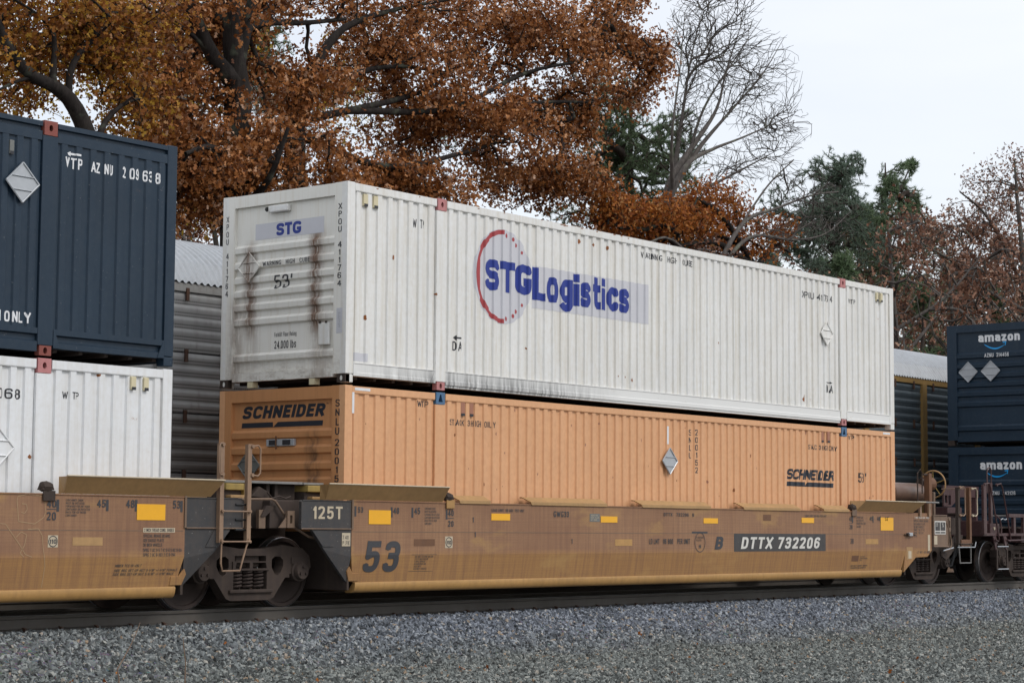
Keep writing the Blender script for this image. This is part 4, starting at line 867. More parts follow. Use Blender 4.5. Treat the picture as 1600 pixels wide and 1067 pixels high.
# faint chalk scribbles
n = NT('faint_chalk'); M['chalk'] = n.done((0.36, 0.235, 0.13), 0.8)
def scribble(pts, w=0.010):
    for a_, b_ in zip(pts[:-1], pts[1:]):
        d_ = Vector((b_[0]-a_[0], b_[1]-a_[1])); nn = Vector((-d_.y, d_.x)).normalized()*w/2
        poly(lc, [(a_[0]+nn.x, a_[1]+nn.y), (b_[0]+nn.x, b_[1]+nn.y), (b_[0]-nn.x, b_[1]-nn.y), (a_[0]-nn.x, a_[1]-nn.y)], CSURF, M['chalk'], bb=[ZF], name='chalk_line')
P2 = lambda u_, v_: (lambda q: (q[0], q[2]))(at(u_/4.85, 740+v_/4.85, YS))
for L in ([(135, 170), (210, 155), (335, 170), (345, 290), (330, 330), (260, 380), (140, 360), (128, 200), (135, 170)], [(160, 290), (185, 300), (205, 270), (200, 230), (165, 225)], [(0, 375), (40, 380), (150, 540), (190, 610), (240, 630)], [(210, 420), (290, 415), (320, 470), (325, 560), (345, 700), (335, 860)], [(120, 480), (160, 440), (200, 460), (185, 540), (150, 600), (180, 630)]):
    scribble([P2(*q) for q in L])
LM = (M['tanlad'], M['tanlad'], M['tanlad'])
ladder(lc, -2.60, -2.11, -0.30, 2.19, 0.90, 0.535, LM, (1.31, 0.915))
grab(lc, -2.60, -0.31, 1.79, 2.18, -0.085, -0.02, M['tanlad']); grab(lc, -2.07, -0.31, 1.79, 2.17, 0.12, -0.02, M['tanlad'])
for z_ in (1.40, 1.20, 1.07): MB().tube([(-2.30, -0.24, z_), (-2.05, -0.24, z_)], 0.016, 6).build('bolt', M['rubber'], lc)
# cross deck over the shared bogie, with latch blocks and hoses
MB().box(-2.15, -0.62, 0.20, far(0.20), 1.70, 1.735).build('cross_deck', M['greydeck'], lc, bevel=0.004)
MB().box(-0.60, -0.20, 0.20, far(0.20), 1.70, 1.732).build('deck_plate', M['greydeck'], main, bevel=0.004)
for xa, r_ in ((-2.15, lc), (-0.60, main)):
    MB().box(xa+0.03, xa+0.36, 0.14, 0.5, 1.60, 1.69).build('latch_block', M['yellowblk'], r_, bevel=0.01)
    MB().box(xa+0.36, xa+0.42, 0.14, 0.5, 1.50, 1.69).build('latch_block', M['yellowblk'], r_)
    MB().box(xa+0.08, xa+0.44, 0.10, 0.5, 1.495, 1.535).build('latch_plate', M['guide'], r_, bevel=0.006)
    MB().box(xa+0.02, xa+0.40, 0.20, 0.5, 1.49, 1.60).build('latch_base', M['steel'], r_)
MB().box(-0.95, -0.62, 0.35, 0.9, 1.49, 1.70).build('battery_box', M['steel'], main, bevel=0.01)
for x_ in (-1.22, -1.06): MB().box(x_, x_+0.06, 0.3, 0.36, 1.48, 1.70).build('deck_post', M['steel'], main)
MB().hexa([(-1.60, 0.2, 1.52), (-1.32, 0.2, 1.50), (-1.30, 0.2, 1.60), (-1.45, 0.2, 1.66)], [(-1.60, 0.3, 1.52), (-1.32, 0.3, 1.50), (-1.30, 0.3, 1.60), (-1.45, 0.3, 1.66)]).build('lever', M['steel'], lc, bevel=0.01)
MB().tube([(-1.35, 0.15, 1.58), (-1.25, 0.15, 1.50), (-1.12, 0.15, 1.53), (-1.0, 0.15, 1.50), (-0.9, 0.15, 1.53)], 0.012, 5).build('chain', M['steel'], lc)
MB().tube([(-2.05, -0.02, 1.475), (-1.45, -0.04, 1.485), (-1.38, -0.04, 1.46), (-1.15, -0.04, 1.22), (-1.0, -0.04, 1.10), (-0.75, -0.06, 0.98), (-0.62, -0.08, 0.955)], 0.017, 8).build('train_line_hose', M['dusty'], lc, smooth=True)
MB().cyl((-0.65, -0.08, 0.955), 0.035, 0.05, 'x', 8).build('hose_coupling', M['steel'], main); MB().tube([(-0.62, -0.08, 0.955), (-0.35, -0.08, 0.95)], 0.022, 8).build('pipe', M['steel'], main)
MB().box(-0.66, -0.60, -0.10, -0.04, 0.95, 1.09).build('pipe_bracket', M['steel'], main)
MB().box(-1.36, -0.60, 0.14, 0.20, 1.09, 1.485).build('joint_cover', M['steel'], main, bevel=0.01)
MB().box(-2.3, -1.375, 0.16, 0.22, 1.09, 1.485).build('joint_cover', M['steel'], lc, bevel=0.01)
MB().hexa([(1.15, 1.5, 0.24), (1.5, 1.5, 0.16), (1.5, 1.5, 0.34), (1.15, 1.5, 0.5)], [(1.15, 1.7, 0.24), (1.5, 1.7, 0.16), (1.5, 1.7, 0.34), (1.15, 1.7, 0.5)]).build('brake_lever', M['redbrown'], main)
MB().box(-1.62, -1.5, 0.02, 0.08, 1.09, 1.34).build('slot_bracket', M['dusty'], lc)
MB().hexa([(-1.60, 0.0, 1.25), (-1.52, 0.0, 1.25), (-1.30, 0.0, 1.40), (-1.50, 0.0, 1.40)], [(-1.60, 0.05, 1.25), (-1.52, 0.05, 1.25), (-1.30, 0.05, 1.40), (-1.50, 0.05, 1.40)]).build('bracket_web', M['steel'], lc)

# ------------------------------------------------------------------ bogies
def bogie(label, xc, rad, group=None):
    root = thing('bogie', label, 'bogie', (xc, YC, 0), group)
    wb = 0.915
    for s in (0, 1):
        Y = (lambda y: y) if s == 0 else far
        outer = [(-1.16, 0.56), (-1.12, 0.72), (-0.98, 0.82), (-0.6, 0.865), (-0.2, 0.815), (0.2, 0.815), (0.6, 0.865), (0.98, 0.82), (1.12, 0.72), (1.16, 0.56), (1.10, 0.50),
                 (1.10, 0.47), (0.74, 0.47), (0.74, 0.42), (0.66, 0.42), (0.44, 0.15), (0.36, 0.12), (-0.36, 0.12), (-0.44, 0.15), (-0.66, 0.42), (-0.74, 0.42), (-0.74, 0.47), (-1.10, 0.47), (-1.10, 0.50)]
        wl_ = [(-0.62, 0.66), (-0.56, 0.705), (-0.46, 0.71), (-0.40, 0.67), (-0.40, 0.56), (-0.46, 0.47), (-0.51, 0.45), (-0.57, 0.49), (-0.62, 0.58)]
        wr_ = [(-p, q) for p, q in wl_][::-1]
        mid = [(-0.29, 0.72), (0.29, 0.72), (0.29, 0.64), (0.31, 0.60), (0.31, 0.27), (-0.31, 0.27), (-0.31, 0.60), (-0.29, 0.64)]
        sf = MB().plate([outer, wl_, wr_, mid], lambda p, q, d: (xc+p, Y(0.19+d), q), 0.17).build('side_frame', M['steel'], root, bevel=0.012)
        MB().box(xc-0.40, xc+0.40, *sorted((Y(0.15), Y(0.26))), 0.222, 0.268).build('spring_seat', M['steel'], sf, bevel=0.012)
        for xx in (-0.20, 0.0, 0.20):
            pts = [(xc+xx+0.078*math.cos(t*2*math.pi/9), Y(0.27+0.078*math.sin(t*2*math.pi/9)), 0.28+0.24*t/45) for t in range(46)]
            MB().tube(pts, 0.0165, 6).build('coil_spring', M['wheel'], root, smooth=True)
        MB().plate([[(-0.34, 0.52), (0.34, 0.52), (0.34, 0.645), (-0.34, 0.645)], [(-0.29, 0.55), (-0.03, 0.55), (-0.03, 0.625), (-0.27, 0.625)], [(0.03, 0.55), (0.29, 0.55), (0.27, 0.625), (0.03, 0.625)]], lambda p, q, d: (xc+p, Y(0.17+d), q), 0.10).build('bolster_end', M['steel'], root, bevel=0.006)
        for w in (-wb, wb):
            ad = MB().box(xc+w-0.15, xc+w+0.15, *sorted((Y(0.17), Y(0.36))), 0.60, 0.70).build('bearing_adapter', M['steel'], sf, bevel=0.01)
            cp_ = MB().lathe([(0.02, -0.035), (0.105, -0.035), (0.115, -0.02), (0.12, 0.03), (0.145, 0.045), (0.15, 0.26)], (xc+w, Y(0.13), rad+0.02), 'y', 22) if s == 0 else MB().lathe([(0.15, -0.26), (0.145, -0.045), (0.12, -0.03), (0.115, 0.02), (0.105, 0.035), (0.02, 0.035)], (xc+w, Y(0.13), rad+0.02), 'y', 22)
            cp_ = cp_.build('bearing_cap', M['steel'], root, smooth=True)
            for t in range(3):
                a_ = math.pi/2+t*2*math.pi/3; MB().cyl((xc+w+0.06*math.cos(a_), Y(0.075 if s == 0 else 0.095), rad+0.02+0.06*math.sin(a_)), 0.02, 0.02, 'y', 6).build('cap_screw', M['wheel'], cp_)
            # wheel: y outwards from gauge face
            sg = 1 if s == 0 else -1; y0 = Y(0.50)
            prof = [(0.10, -0.02), (0.12, 0.0), (0.19, 0.01), (rad*0.62, 0.055), (rad*0.86, 0.035), (rad*0.88, 0.005), (rad-0.012, 0.0), (rad-0.004, 0.008)]
            back = [(rad+0.006, 0.098), (rad+0.026, 0.106), (rad+0.026, 0.130), (rad-0.03, 0.14), (rad*0.86, 0.135), (rad*0.6, 0.10), (0.13, 0.16), (0.10, 0.16)]
            pf = prof+back
            if s: pf = [(r_, -h_) for r_, h_ in pf]
            wh = MB().lathe(pf, (xc+w, y0, rad), 'y', 44).build('wheel', M['wheel'], root, smooth=True)
            tr_ = [(rad-0.002, 0.010), (rad+0.0025, 0.012), (rad+0.0095, 0.094), (rad+0.004, 0.098)]
            if s: tr_ = [(r_, -h_) for r_, h_ in tr_]
            vs_ = MB(); seg = 44
            vs_.add([(xc+w+r_*math.cos(2*math.pi*j/seg), y0+h_, rad+r_*math.sin(2*math.pi*j/seg)) for r_, h_ in tr_ for j in range(seg)],
                    [(i*seg+j, i*seg+(j+1) % seg, (i+1)*seg+(j+1) % seg, (i+1)*seg+j) for i in range(3) for j in range(seg)])
            vs_.build('tread', M['tread'], wh, smooth=True)
    for w in (-wb, wb): MB().cyl((xc+w, 0.3, rad), 0.08, 2*(YC-0.3), 'y', 16).build('axle', M['steel'], root, smooth=True)
    MB().box(xc-0.22, xc+0.22, 0.25, far(0.25), 0.56, 0.80).build('bolster', M['steel'], root, bevel=0.02)
    MB().cyl((xc, YC, 0.80), 0.2, 0.16, 'z', 20).build('centre_plate', M['steel'], root)
    for w in (-0.45, 0.45): MB().box(xc+w-0.05, xc+w+0.05, 0.55, far(0.55), 0.42, 0.50).build('brake_beam', M['steel'], root)
    return root
bogie('grimy brown bogie shared by the two tan well cars, below the ladder', -1.60, 0.483, 'bogies under the well cars')
bogie('bogie under the right end of the tan well car, below the air tank', 17.68, 0.457, 'bogies under the well cars')
bogie('bogie under the maroon car end at the right edge, with a bright polished wheel', 22.28, 0.457, 'bogies under the well cars')
bogie('bogie at the far end of the left tan well car, outside the picture', -20.9, 0.483, 'bogies under the well cars')

# ------------------------------------------------------------------ maroon car at the right
rc = thing('well_car', 'maroon well car end with curved handrails, below the two navy containers', 'railcar', (28, YC, 0))
MR = M['maroon']
MB().box(19.75, 22.6, -0.18, -0.10, 1.03, 1.09).build('side_sill', MR, rc, bevel=0.005)
MB().box(20.3, 23.4, 0.05, far(0.05), 1.20, 1.24).build('end_deck', M['steel'], rc)
MB().box(20.0, 20.35, -0.05, far(-0.05), 1.02, 1.36).build('end_sill', MR, rc, bevel=0.01)
MB().box(20.4, 23.2, YC-0.33, YC+0.33, 0.82, 1.19).build('centre_sill', M['steel'], rc, bevel=0.01)
MB().box(22.0, 22.6, 0.0, far(0.0), 0.88, 1.19).build('bolster', MR, rc, bevel=0.01)
p_ = MB().plate([[(0.10, 1.70), (2.0, 1.70), (2.0, 2.13), (0.10, 2.13)]], lambda p, q, d: (21.35+d, p+0.3, q), 0.04)
# upright crossover plates with cut-outs at the end
MB().plate([[(20.62, 1.68), (20.98, 1.68), (21.45, 1.90), (22.36, 1.90), (22.36, 2.15), (20.62, 2.15)], [(20.68, 1.76), (20.80, 1.76), (20.80, 1.93), (20.68, 1.93)], [(20.85, 1.72), (20.97, 1.72), (20.97, 1.93), (20.85, 1.93)]], lambda p, q, d: (p, 1.2+d, q), 0.04).build('end_plate', MR, rc)
MB().box(22.20, 22.30, 1.2, 1.30, 1.24, 2.05).build('plate_post', MR, rc)
MB().box(20.6, 21.3, 1.1, 1.5, 1.24, 1.66).build('crossover_box', MR, rc, bevel=0.01)
MB().box(20.6, 21.6, 0.9, 1.1, 1.50, 1.53).build('crossover_step', M['steel'], rc)
MB().box(21.6, 23.5, 0.0, 0.5, 1.46, 1.50).build('end_ledge', M['greydeck'], rc, bevel=0.006)
MB().box(20.2, 20.65, -0.12, 0.20, 1.07, 1.30).build('bracket_box', MR, rc, bevel=0.01); MB().cyl((20.38, -0.135, 1.19), 0.035, 0.015, 'y', 10).build('badge', M['label'], rc)
MB().box(19.74, 19.88, -0.20, -0.14, 1.06, 2.13).build('corner_upright', MR, rc, bevel=0.006)
MB().box(20.28, 20.38, -0.10, -0.04, 1.30, 2.18).build('corner_upright', MR, rc, bevel=0.006)
MB().tube([(20.14, -0.09, 1.95), (20.14, -0.09, 2.42), (20.18, -0.09, 2.50), (20.28, -0.09, 2.52), (20.34, -0.09, 2.46), (20.34, -0.09, 2.10)], 0.016, 6).build('grab_handle', MR, rc, smooth=True)
for x0_, x1_ in ((19.78, 20.48), (20.36, 21.06)):
    h_ = MB().tube([(x0_, -0.2, 2.14), (x0_+0.22, -0.2, 2.17), (x0_+0.30, -0.2, 2.08), (x0_+0.52, -0.2, 1.45), (x1_-0.02, -0.2, 0.95), (x1_-0.06, -0.2, 0.91), (x1_-0.20, -0.2, 0.95)], 0.017, 7).build('curved_handrail', MR, rc, smooth=True)
    MB().cyl((x0_+0.02, -0.22, 2.14), 0.03, 0.04, 'y', 8).build('bolt', MR, h_)
MB().tube([(20.9, -0.2, 0.93), (21.6, -0.2, 0.94), (22.2, -0.2, 0.98)], 0.02, 6).build('side_rod', MR, rc)
for x_ in (20.42, 20.92):
    MB().hexa([(x_-0.20, -0.17, 1.05), (x_-0.06, -0.17, 1.05), (x_+0.04, -0.17, 0.85), (x_-0.06, -0.17, 0.72)], [(x_-0.20, -0.14, 1.05), (x_-0.06, -0.14, 1.05), (x_+0.04, -0.14, 0.85), (x_-0.06, -0.14, 0.72)]).build('step_bracket', MR, rc)
    MB().box(x_-0.02, x_+0.03, -0.17, -0.145, 0.31, 0.86).build('step_rail', M['steel'], rc)
for z_ in (0.31, 0.80): MB().tube([(20.42, -0.18, z_), (20.94, -0.18, z_)], 0.013, 6).build('rung', M['alu'], rc)
for x_ in (21.35, 21.85, 22.35, 22.85):
    MB().box(x_, x_+0.10, -0.13, -0.07, 1.09, 1.46).build('rail_post', MR, rc)
MB().box(21.1, 23.6, -0.14, -0.06, 1.44, 1.52).build('side_rail', MR, rc, bevel=0.006)
MB().tube([(20.30, -0.18, 1.50), (20.55, -0.18, 1.40), (20.62, -0.18, 1.2), (20.60, -0.18, 1.08)], 0.02, 6).build('pipe', MR, rc, smooth=True)
MB().tube([(20.55, -0.15, 1.41), (20.65, -0.15, 1.38), (20.75, -0.15, 1.41), (20.88, -0.15, 1.38), (20.98, -0.15, 1.42)], 0.012, 5).build('chain', M['alu'], rc)
for s in (0, 1):
    Y = (lambda y: y) if s == 0 else far
    MB().box(23.5, 39.5, *sorted((Y(-0.16), Y(-0.10))), 0.30, 1.50).build('side_sheet', MR, rc)
MB().box(22.9, 23.5, -0.12, far(-0.12), 0.95, 1.20).build('end_beam', MR, rc)
MB().hexa([(20.0, YC-0.20, 0.84), (20.5, YC-0.12, 0.88), (20.5, YC-0.12, 1.12), (20.0, YC-0.20, 1.16)], [(20.0, YC+0.20, 0.84), (20.5, YC+0.12, 0.88), (20.5, YC+0.12, 1.12), (20.0, YC+0.20, 1.16)]).build('coupler', M['steel'], rc, bevel=0.03)
MB().tube([(20.6, YC-0.5, 0.95), (20.45, YC-0.45, 0.6), (20.2, YC-0.35, 0.42), (20.0, YC-0.4, 0.45)], 0.028, 8).build('air_hose', M['rubber'], rc, smooth=True)
# ------------------------------------------------------------------ autorack cars on the second track
def perforated(name, base, hi, hole, pitch, rust):
    n = NT(name)
    x, z = n.sep(0), n.sep(2)
    fx = n.math('SUBTRACT', n.math('FRACT', n.math('DIVIDE', x, pitch)), 0.5); fz = n.math('SUBTRACT', n.math('FRACT', n.math('DIVIDE', z, pitch)), 0.5)
    d = n.math('SQRT', n.math('ADD', n.math('MULTIPLY', fx, fx), n.math('MULTIPLY', fz, fz)))
    row = n.math('FRACT', n.math('DIVIDE', z, 0.19)); act = n.math('LESS_THAN', row, 0.55)
    h = n.math('MULTIPLY', n.math('LESS_THAN', d, 0.27), act)
    c = n.mix(n.ramp(n.noise(2.5, 6), [(0.3, 0), (0.7, 1)]), base, hi)
    c = n.mix(n.ramp(n.noise(2, 6, n.vec((6, 1, 0.5)), 0.7), [(0.5, 0), (0.8, 0.5)]), c, rust)
    c = n.mix(h, c, hole)
    return n.done(c, 0.5, 0.25)
M['slat_grey'] = perforated('perforated_galvanised_sheet', (0.32, 0.32, 0.32), (0.40, 0.40, 0.395), (0.02, 0.02, 0.02), 0.047, (0.14, 0.11, 0.085))
M['slat_grey2'] = perforated('darker_perforated_galvanised_sheet', (0.19, 0.185, 0.178), (0.25, 0.243, 0.232), (0.012, 0.012, 0.012), 0.047, (0.09, 0.07, 0.055))  # darker tone for the lower slat rows
M['slat_dark'] = perforated('perforated_dark_painted_sheet', (0.085, 0.112, 0.128), (0.12, 0.15, 0.165), (0.010, 0.012, 0.014), 0.055, (0.05, 0.045, 0.04))
M['roof'] = paint('galvanised_roof_sheet', (0.36, 0.385, 0.41), 0.45, (0.20, 0.19, 0.18), 0.4, 0.08, 0.1, spec=0.5)
M['rackyel'] = paint('ochre_rack_paint', (0.30, 0.185, 0.06), 0.55, (0.10, 0.07, 0.04), 0.4, 0.12, 0.15)
M['rackgrey'] = paint('grey_rack_steel', (0.30, 0.30, 0.29), 0.5, (0.13, 0.10, 0.08), 0.5, 0.12, 0.2)
M['clip'] = paint('rusty_clip', (0.07, 0.04, 0.03), 0.8, (0.12, 0.05, 0.02), 0.5, 0.3, 0.4)
YA, YB2 = 3.96, 7.16
def autorack(label, x0, x1, slat, frame, bay, first, rows, lowslat=None):
    root = thing('autorack_car', label, 'railcar', ((x0+x1)/2, 5.56, 0), 'autorack cars on the far track')
    # roof sheet with ribs running across the car
    pitch = 0.135; nx = int((x1-x0)/pitch)*4; ny = 14; vs = []
    for i in range(nx+1):
        x = x0+(x1-x0)*i/nx; rb = (0.0, 0.034, 0.040, 0.006)[i % 4]
        for j in range(ny+1):
            t = j/ny; vs.append((x, YA-0.05+(YB2-YA+0.1)*t, 4.90+0.90*math.sin(math.pi*t)**0.62+rb))
    fs = [(i*(ny+1)+j, (i+1)*(ny+1)+j, (i+1)*(ny+1)+j+1, i*(ny+1)+j+1) for i in range(nx) for j in range(ny)]
    MB().add(vs, fs).build('roof', M['roof'], root, smooth=False, fix=False)
    for s in (0, 1):
        Y = (lambda y: y) if s == 0 else (lambda y: 11.12-y)
        MB().box(x0, x1, *sorted((Y(YA-0.03), Y(YA+0.08))), 4.775, 4.905).build('roof_rail', frame, root)
        MB().box(x0, x1, *sorted((Y(YA-0.02), Y(YA+0.10))), 0.95, 1.15).build('side_sill', frame, root)
        x = first
        while x-bay > x0: x -= bay
        xs = []
        while x < x1: xs.append(x); x += bay
        for a in xs: MB().box(a-0.11, a+0.11, *sorted((Y(YA-0.07), Y(YA+0.02))), 1.151, 4.774).build('post', frame, root)
        edges = [x0]+xs+[x1]
        for a, b in zip(edges[:-1], edges[1:]):
            if b-a < 0.4: continue
            for ri, (za, zb) in enumerate(rows):
                k = round((zb-za)/0.19); pr = []
                for q in range(k):
                    zz = za+(zb-za)*q/k; w = (zb-za)/k
                    pr += [(zz, 0.008), (zz+0.3*w, 0.0), (zz+0.5*w, -0.006), (zz+0.66*w, -0.006), (zz+0.9*w, 0.008)]
                pr.append((zb, 0.015)); n_ = len(pr)
                mt = (lowslat or slat) if ri < 2 else slat
                MB().add([(xx, Y(YA+d), z) for xx in (a+0.115, b-0.115) for z, d in pr], [(i, i+1, n_+i+1, n_+i) for i in range(n_-1)]).build('side_slat', mt, root, fix=False)
            if s == 0:
                for cx_ in (a+0.115+0.4, b-0.115-0.4, (a+b)/2):
                    for za, zb in rows: MB().box(cx_-0.03, cx_+0.03, YA-0.05, YA-0.02, zb-0.14, zb+0.06).build('clip', M['clip'], root)
    MB().box(x0+0.1, x1-0.1, YA+0.2, YB2-0.2, 0.85, 1.12).build('deck', M['steel'], root)
    for z_ in (2.87, 3.82): MB().box(x0+0.1, x1-0.1, YA+0.05, YB2-0.05, z_-0.04, z_).build('deck', M['steel'], root)
    for e in (x0, x1):
        for s_ in (0, 1):
            ya, yb = (YA+0.02, 5.55) if s_ == 0 else (5.57, YB2-0.02)
            MB().box(e-0.03, e+0.03, ya, yb, 1.15, 4.88).build('end_door', slat, root)
    return root
ROWS = ((1.16, 1.93), (1.95, 2.86), (2.88, 3.81), (3.83, 4.77))
r1_ = autorack('grey galvanised autorack car with ribbed roof, seen between the two container stacks', -13.2, 13.6, M['slat_grey'], M['rackgrey'], 2.6, 2.6, ROWS, M['slat_grey2'])
r2_ = autorack('dark slatted autorack car with ochre posts, seen right of the orange container', 15.0, 42.0, M['slat_dark'], M['rackyel'], 2.95, 24.97, ROWS)
def far_bogie(label, xc):
    root = thing('bogie', label, 'bogie', (xc, 5.56, 0), 'bogies under the autorack cars')
    for s in (-1, 1):
        for w in (-0.89, 0.89):
            MB().lathe([(0.05, -0.02), (0.3, 0.03), (0.40, 0.0), (0.42, 0.0), (0.42, 0.10), (0.445, 0.105), (0.445, 0.13), (0.05, 0.13)] if s < 0 else [(0.05, -0.13), (0.445, -0.13), (0.445, -0.105), (0.42, -0.10), (0.42, 0.0), (0.40, 0.0), (0.3, -0.03), (0.05, 0.02)], (xc+w, 5.56+s*0.79, 0.42), 'y', 28).build('wheel', M['wheel'], root, smooth=True)
        y = 5.56+s*1.0
        MB().plate([[(-1.1, 0.5), (-1.0, 0.72), (-0.5, 0.8), (0.5, 0.8), (1.0, 0.72), (1.1, 0.5), (0.7, 0.42), (0.4, 0.14), (-0.4, 0.14), (-0.7, 0.42)], [(-0.3, 0.66), (0.3, 0.66), (0.3, 0.28), (-0.3, 0.28)]], lambda p, q, d: (xc+p, y-0.08+d, q), 0.16).build('side_frame', M['steel'], root)
    for w in (-0.89, 0.89): MB().cyl((xc+w, 4.8, 0.42), 0.08, 1.5, 'y', 12).build('axle', M['steel'], root)
    MB().box(xc-0.2, xc+0.2, 4.6, 6.5, 0.5, 0.86).build('bolster', M['steel'], root)
far_bogie('bogie under the grey autorack car, behind the shared bogie', 10.6); far_bogie('bogie under the grey autorack car, beyond the left well car', -10.2)
far_bogie('bogie under the dark autorack car, nearer its ochre left post', 18.2); far_bogie('bogie under the dark autorack car, at its right end outside the picture', 39.0)

# ------------------------------------------------------------------ track, ballast, ground
M['rail'] = paint('dark_rail_steel', (0.095, 0.086, 0.076), 0.6, (0.075, 0.06, 0.05), 0.4, 0.2, 0.1, (0.09, 0.045, 0.025), spec=0.3)
M['railtop'] = flat('worn_rail_head', (0.20, 0.20, 0.205), 0.35, 0.8)
M['tie'] = paint('creosoted_timber', (0.045, 0.034, 0.027), 0.85, (0.08, 0.06, 0.045), 0.5, 0.25, 0)
RP = [(-0.07, -0.186), (0.07, -0.186), (0.07, -0.175), (0.012, -0.155), (0.009, -0.045), (0.034, -0.036), (0.037, -0.006), (0.030, 0.0), (-0.030, 0.0), (-0.037, -0.006), (-0.034, -0.036), (-0.009, -0.045), (-0.012, -0.155), (-0.07, -0.175)]
def track(name, yc, label):
    root = bpy.data.objects.new(name, None); COL.objects.link(root); root.location = (0, yc, -0.2); root['kind'] = 'structure'
    for s in (-1, 1):
        y = yc+s*0.7525
        rl = MB().ext(RP, -40, 90, lambda a, p, q: (a, y+p, q)).build('rail', M['rail'], root)
        MB().box(-40, 90, y-0.024, y+0.026, 0.0005, 0.003).build('rail_head', M['railtop'], rl)
    t0 = MB().box(-8.0, -7.77, yc-1.3, yc+1.3, -0.40, -0.198).build('tie', M['tie'], root); k0 = None
    cl = MB(); cl.box(-7.97, -7.80, yc-0.9, yc-0.6, -0.197, -0.187); cl.box(-7.93, -7.90, yc-0.86, yc-0.81, -0.186, -0.150); cl.box(-7.87, -7.84, yc-0.70, yc-0.65, -0.186, -0.150)
    cl.box(-7.935, -7.905, yc-0.838, yc-0.80, -0.1495, -0.138)
    k0 = cl.build('tie_plate', M['clip'], root)
    for i in range(1, 72):
        for o in (t0, k0):
            c = o.copy(); c.location = (0.56*i, 0, 0); COL.objects.link(c); c.parent = root
            if o is k0 and False: pass
    return root
track('near_track', YC, ''); track('far_track', 5.56, '')

n = NT('ballast_and_leaf_litter')
y = n.sep(1)
v = n.vor(26, None, 'Color' if False else 1)
g = n.mix(n.ramp(n.noise(3, 5), [(0.3, 0), (0.7, 1)]), (0.085, 0.088, 0.092), (0.15, 0.155, 0.165))
g = n.mix(0.5, g, n.mix(1.0, v, (0.17, 0.175, 0.19), 'MULTIPLY'))
lit = n.mix(n.ramp(n.noise(9, 6, None, 0.7), [(0.3, 0), (0.7, 1)]), (0.05, 0.035, 0.02), (0.17, 0.085, 0.04))
c = n.mix(n.mr(y, 7.6, 9.0), g, lit)
oil = n.math('MULTIPLY', n.band(y, 1.2955, 0.85, 0.25), n.ramp(n.noise(4, 4), [(0.2, 0.55), (0.7, 0.9)]))
c = n.mix(oil, c, (0.03, 0.026, 0.024))
n.bump(n.vor(26), 0.8, 0.03)
gm = n.done(c, 0.9)
prof = [(-500, -0.9), (-60, -0.78), (-14, -0.74), (-7, -0.72), (-2.3, -0.70), (-1.9, -0.665), (-0.75, -0.315), (-0.45, -0.235), (-0.1, -0.207), (2.9, -0.207), (4.0, -0.207), (7.6, -0.207), (8.6, -0.55), (9.6, -0.7), (20, -0.4), (45, 0.6), (120, 3), (600, 14)]
xs_ = [-500, -80, -30]+[float(q) for q in np.linspace(-14, 50, 90)]+[80, 160, 400, 900]; vs = []
for x in xs_:
    for y_, z_ in prof:
        w = 0.035 if -8 < y_ < -0.6 else (0.006 if y_ < 8 else 0.25)
        vs.append((x, y_+(mnoise.noise(Vector((x*0.35, 5.0, y_)))*0.16 if -3 < y_ < -0.4 else 0), z_+w*mnoise.noise(Vector((x*0.6, y_*0.6, 1.0)))))
k = len(prof)
go = MB().add(vs, [(i*k+j, (i+1)*k+j, (i+1)*k+j+1, i*k+j+1) for i in range(len(xs_)-1) for j in range(k-1)]).build('ground', gm, None, smooth=True)
tag(go, kind='structure')

# loose stones: one object, scattered by geometry nodes on the strip in view
n = NT('crushed_trap_rock')
oi = n.n('ShaderNodeObjectInfo'); rnd = oi.outputs['Random']
geo = n.n('ShaderNodeNewGeometry'); sepp = n.n('ShaderNodeSeparateXYZ'); n.t.links.new(geo.outputs['Position'], sepp.inputs[0])
base = n.ramp(rnd, [(0.0, (0.045, 0.050, 0.058)), (0.28, (0.10, 0.112, 0.13)), (0.6, (0.165, 0.184, 0.22)), (0.86, (0.26, 0.285, 0.325)), (0.95, (0.34, 0.355, 0.36)), (0.965, (0.28, 0.20, 0.12)), (1.0, (0.46, 0.47, 0.46))])
base2 = n.ramp(rnd, [(0.0, (0.040, 0.042, 0.040)), (0.3, (0.092, 0.100, 0.094)), (0.62, (0.155, 0.170, 0.162)), (0.88, (0.26, 0.275, 0.255)), (0.96, (0.33, 0.325, 0.29)), (0.98, (0.24, 0.15, 0.08)), (1.0, (0.42, 0.42, 0.40))])
pn = n.n('ShaderNodeTexNoise'); pn.inputs['Scale'].default_value = 0.6; pn.inputs['Detail'].default_value = 4; n.t.links.new(geo.outputs['Position'], pn.inputs[0])
fac = n.mr(n.math('ADD', sepp.outputs[1], n.math('MULTIPLY', pn.outputs[0], 2.2)), -1.3, 0.1)
fx = n.mr(sepp.outputs[0], -4.0, 1.5, 0.25, 1.0)
c = n.mix(n.math('MULTIPLY', fac, fx), base2, base)
M['stone'] = n.done(c, 0.8, 0, 0.3)
def region():
    ye = [0.44, 0.2, -0.1, -0.45, -0.75, -1.3, -1.9, -2.3, -3.5, -5, -7, -9.5, -12.5]; P_ = [p for p in prof]
    zf = lambda y_: float(np.interp(y_, [q[0] for q in prof], [q[1] for q in prof]))
    vs, fs = [], []
    for y_ in ye:      # the strip follows what can be seen from the path
        a = -10.5 if y_ > -2 else -10.5+(-2-y_)*1.05; b = 36+(min(y_, 0))*2.3
        if b < a+1: b = a+1
        for t in range(25): vs.append((a+(b-a)*t/24, y_, zf(y_)-0.005))
    for j in range(len(ye)-1):
        for t in range(24): k_ = j*25+t; fs.append((k_, k_+25, k_+26, k_+1))
    return vs, fs
vs, fs = region()
bl = MB().add(vs, fs).build('ballast', M['stone'], None, fix=True); tag(bl, kind='stuff'); tag(bl, 'crushed grey rock ballast sloping down from the near rail')
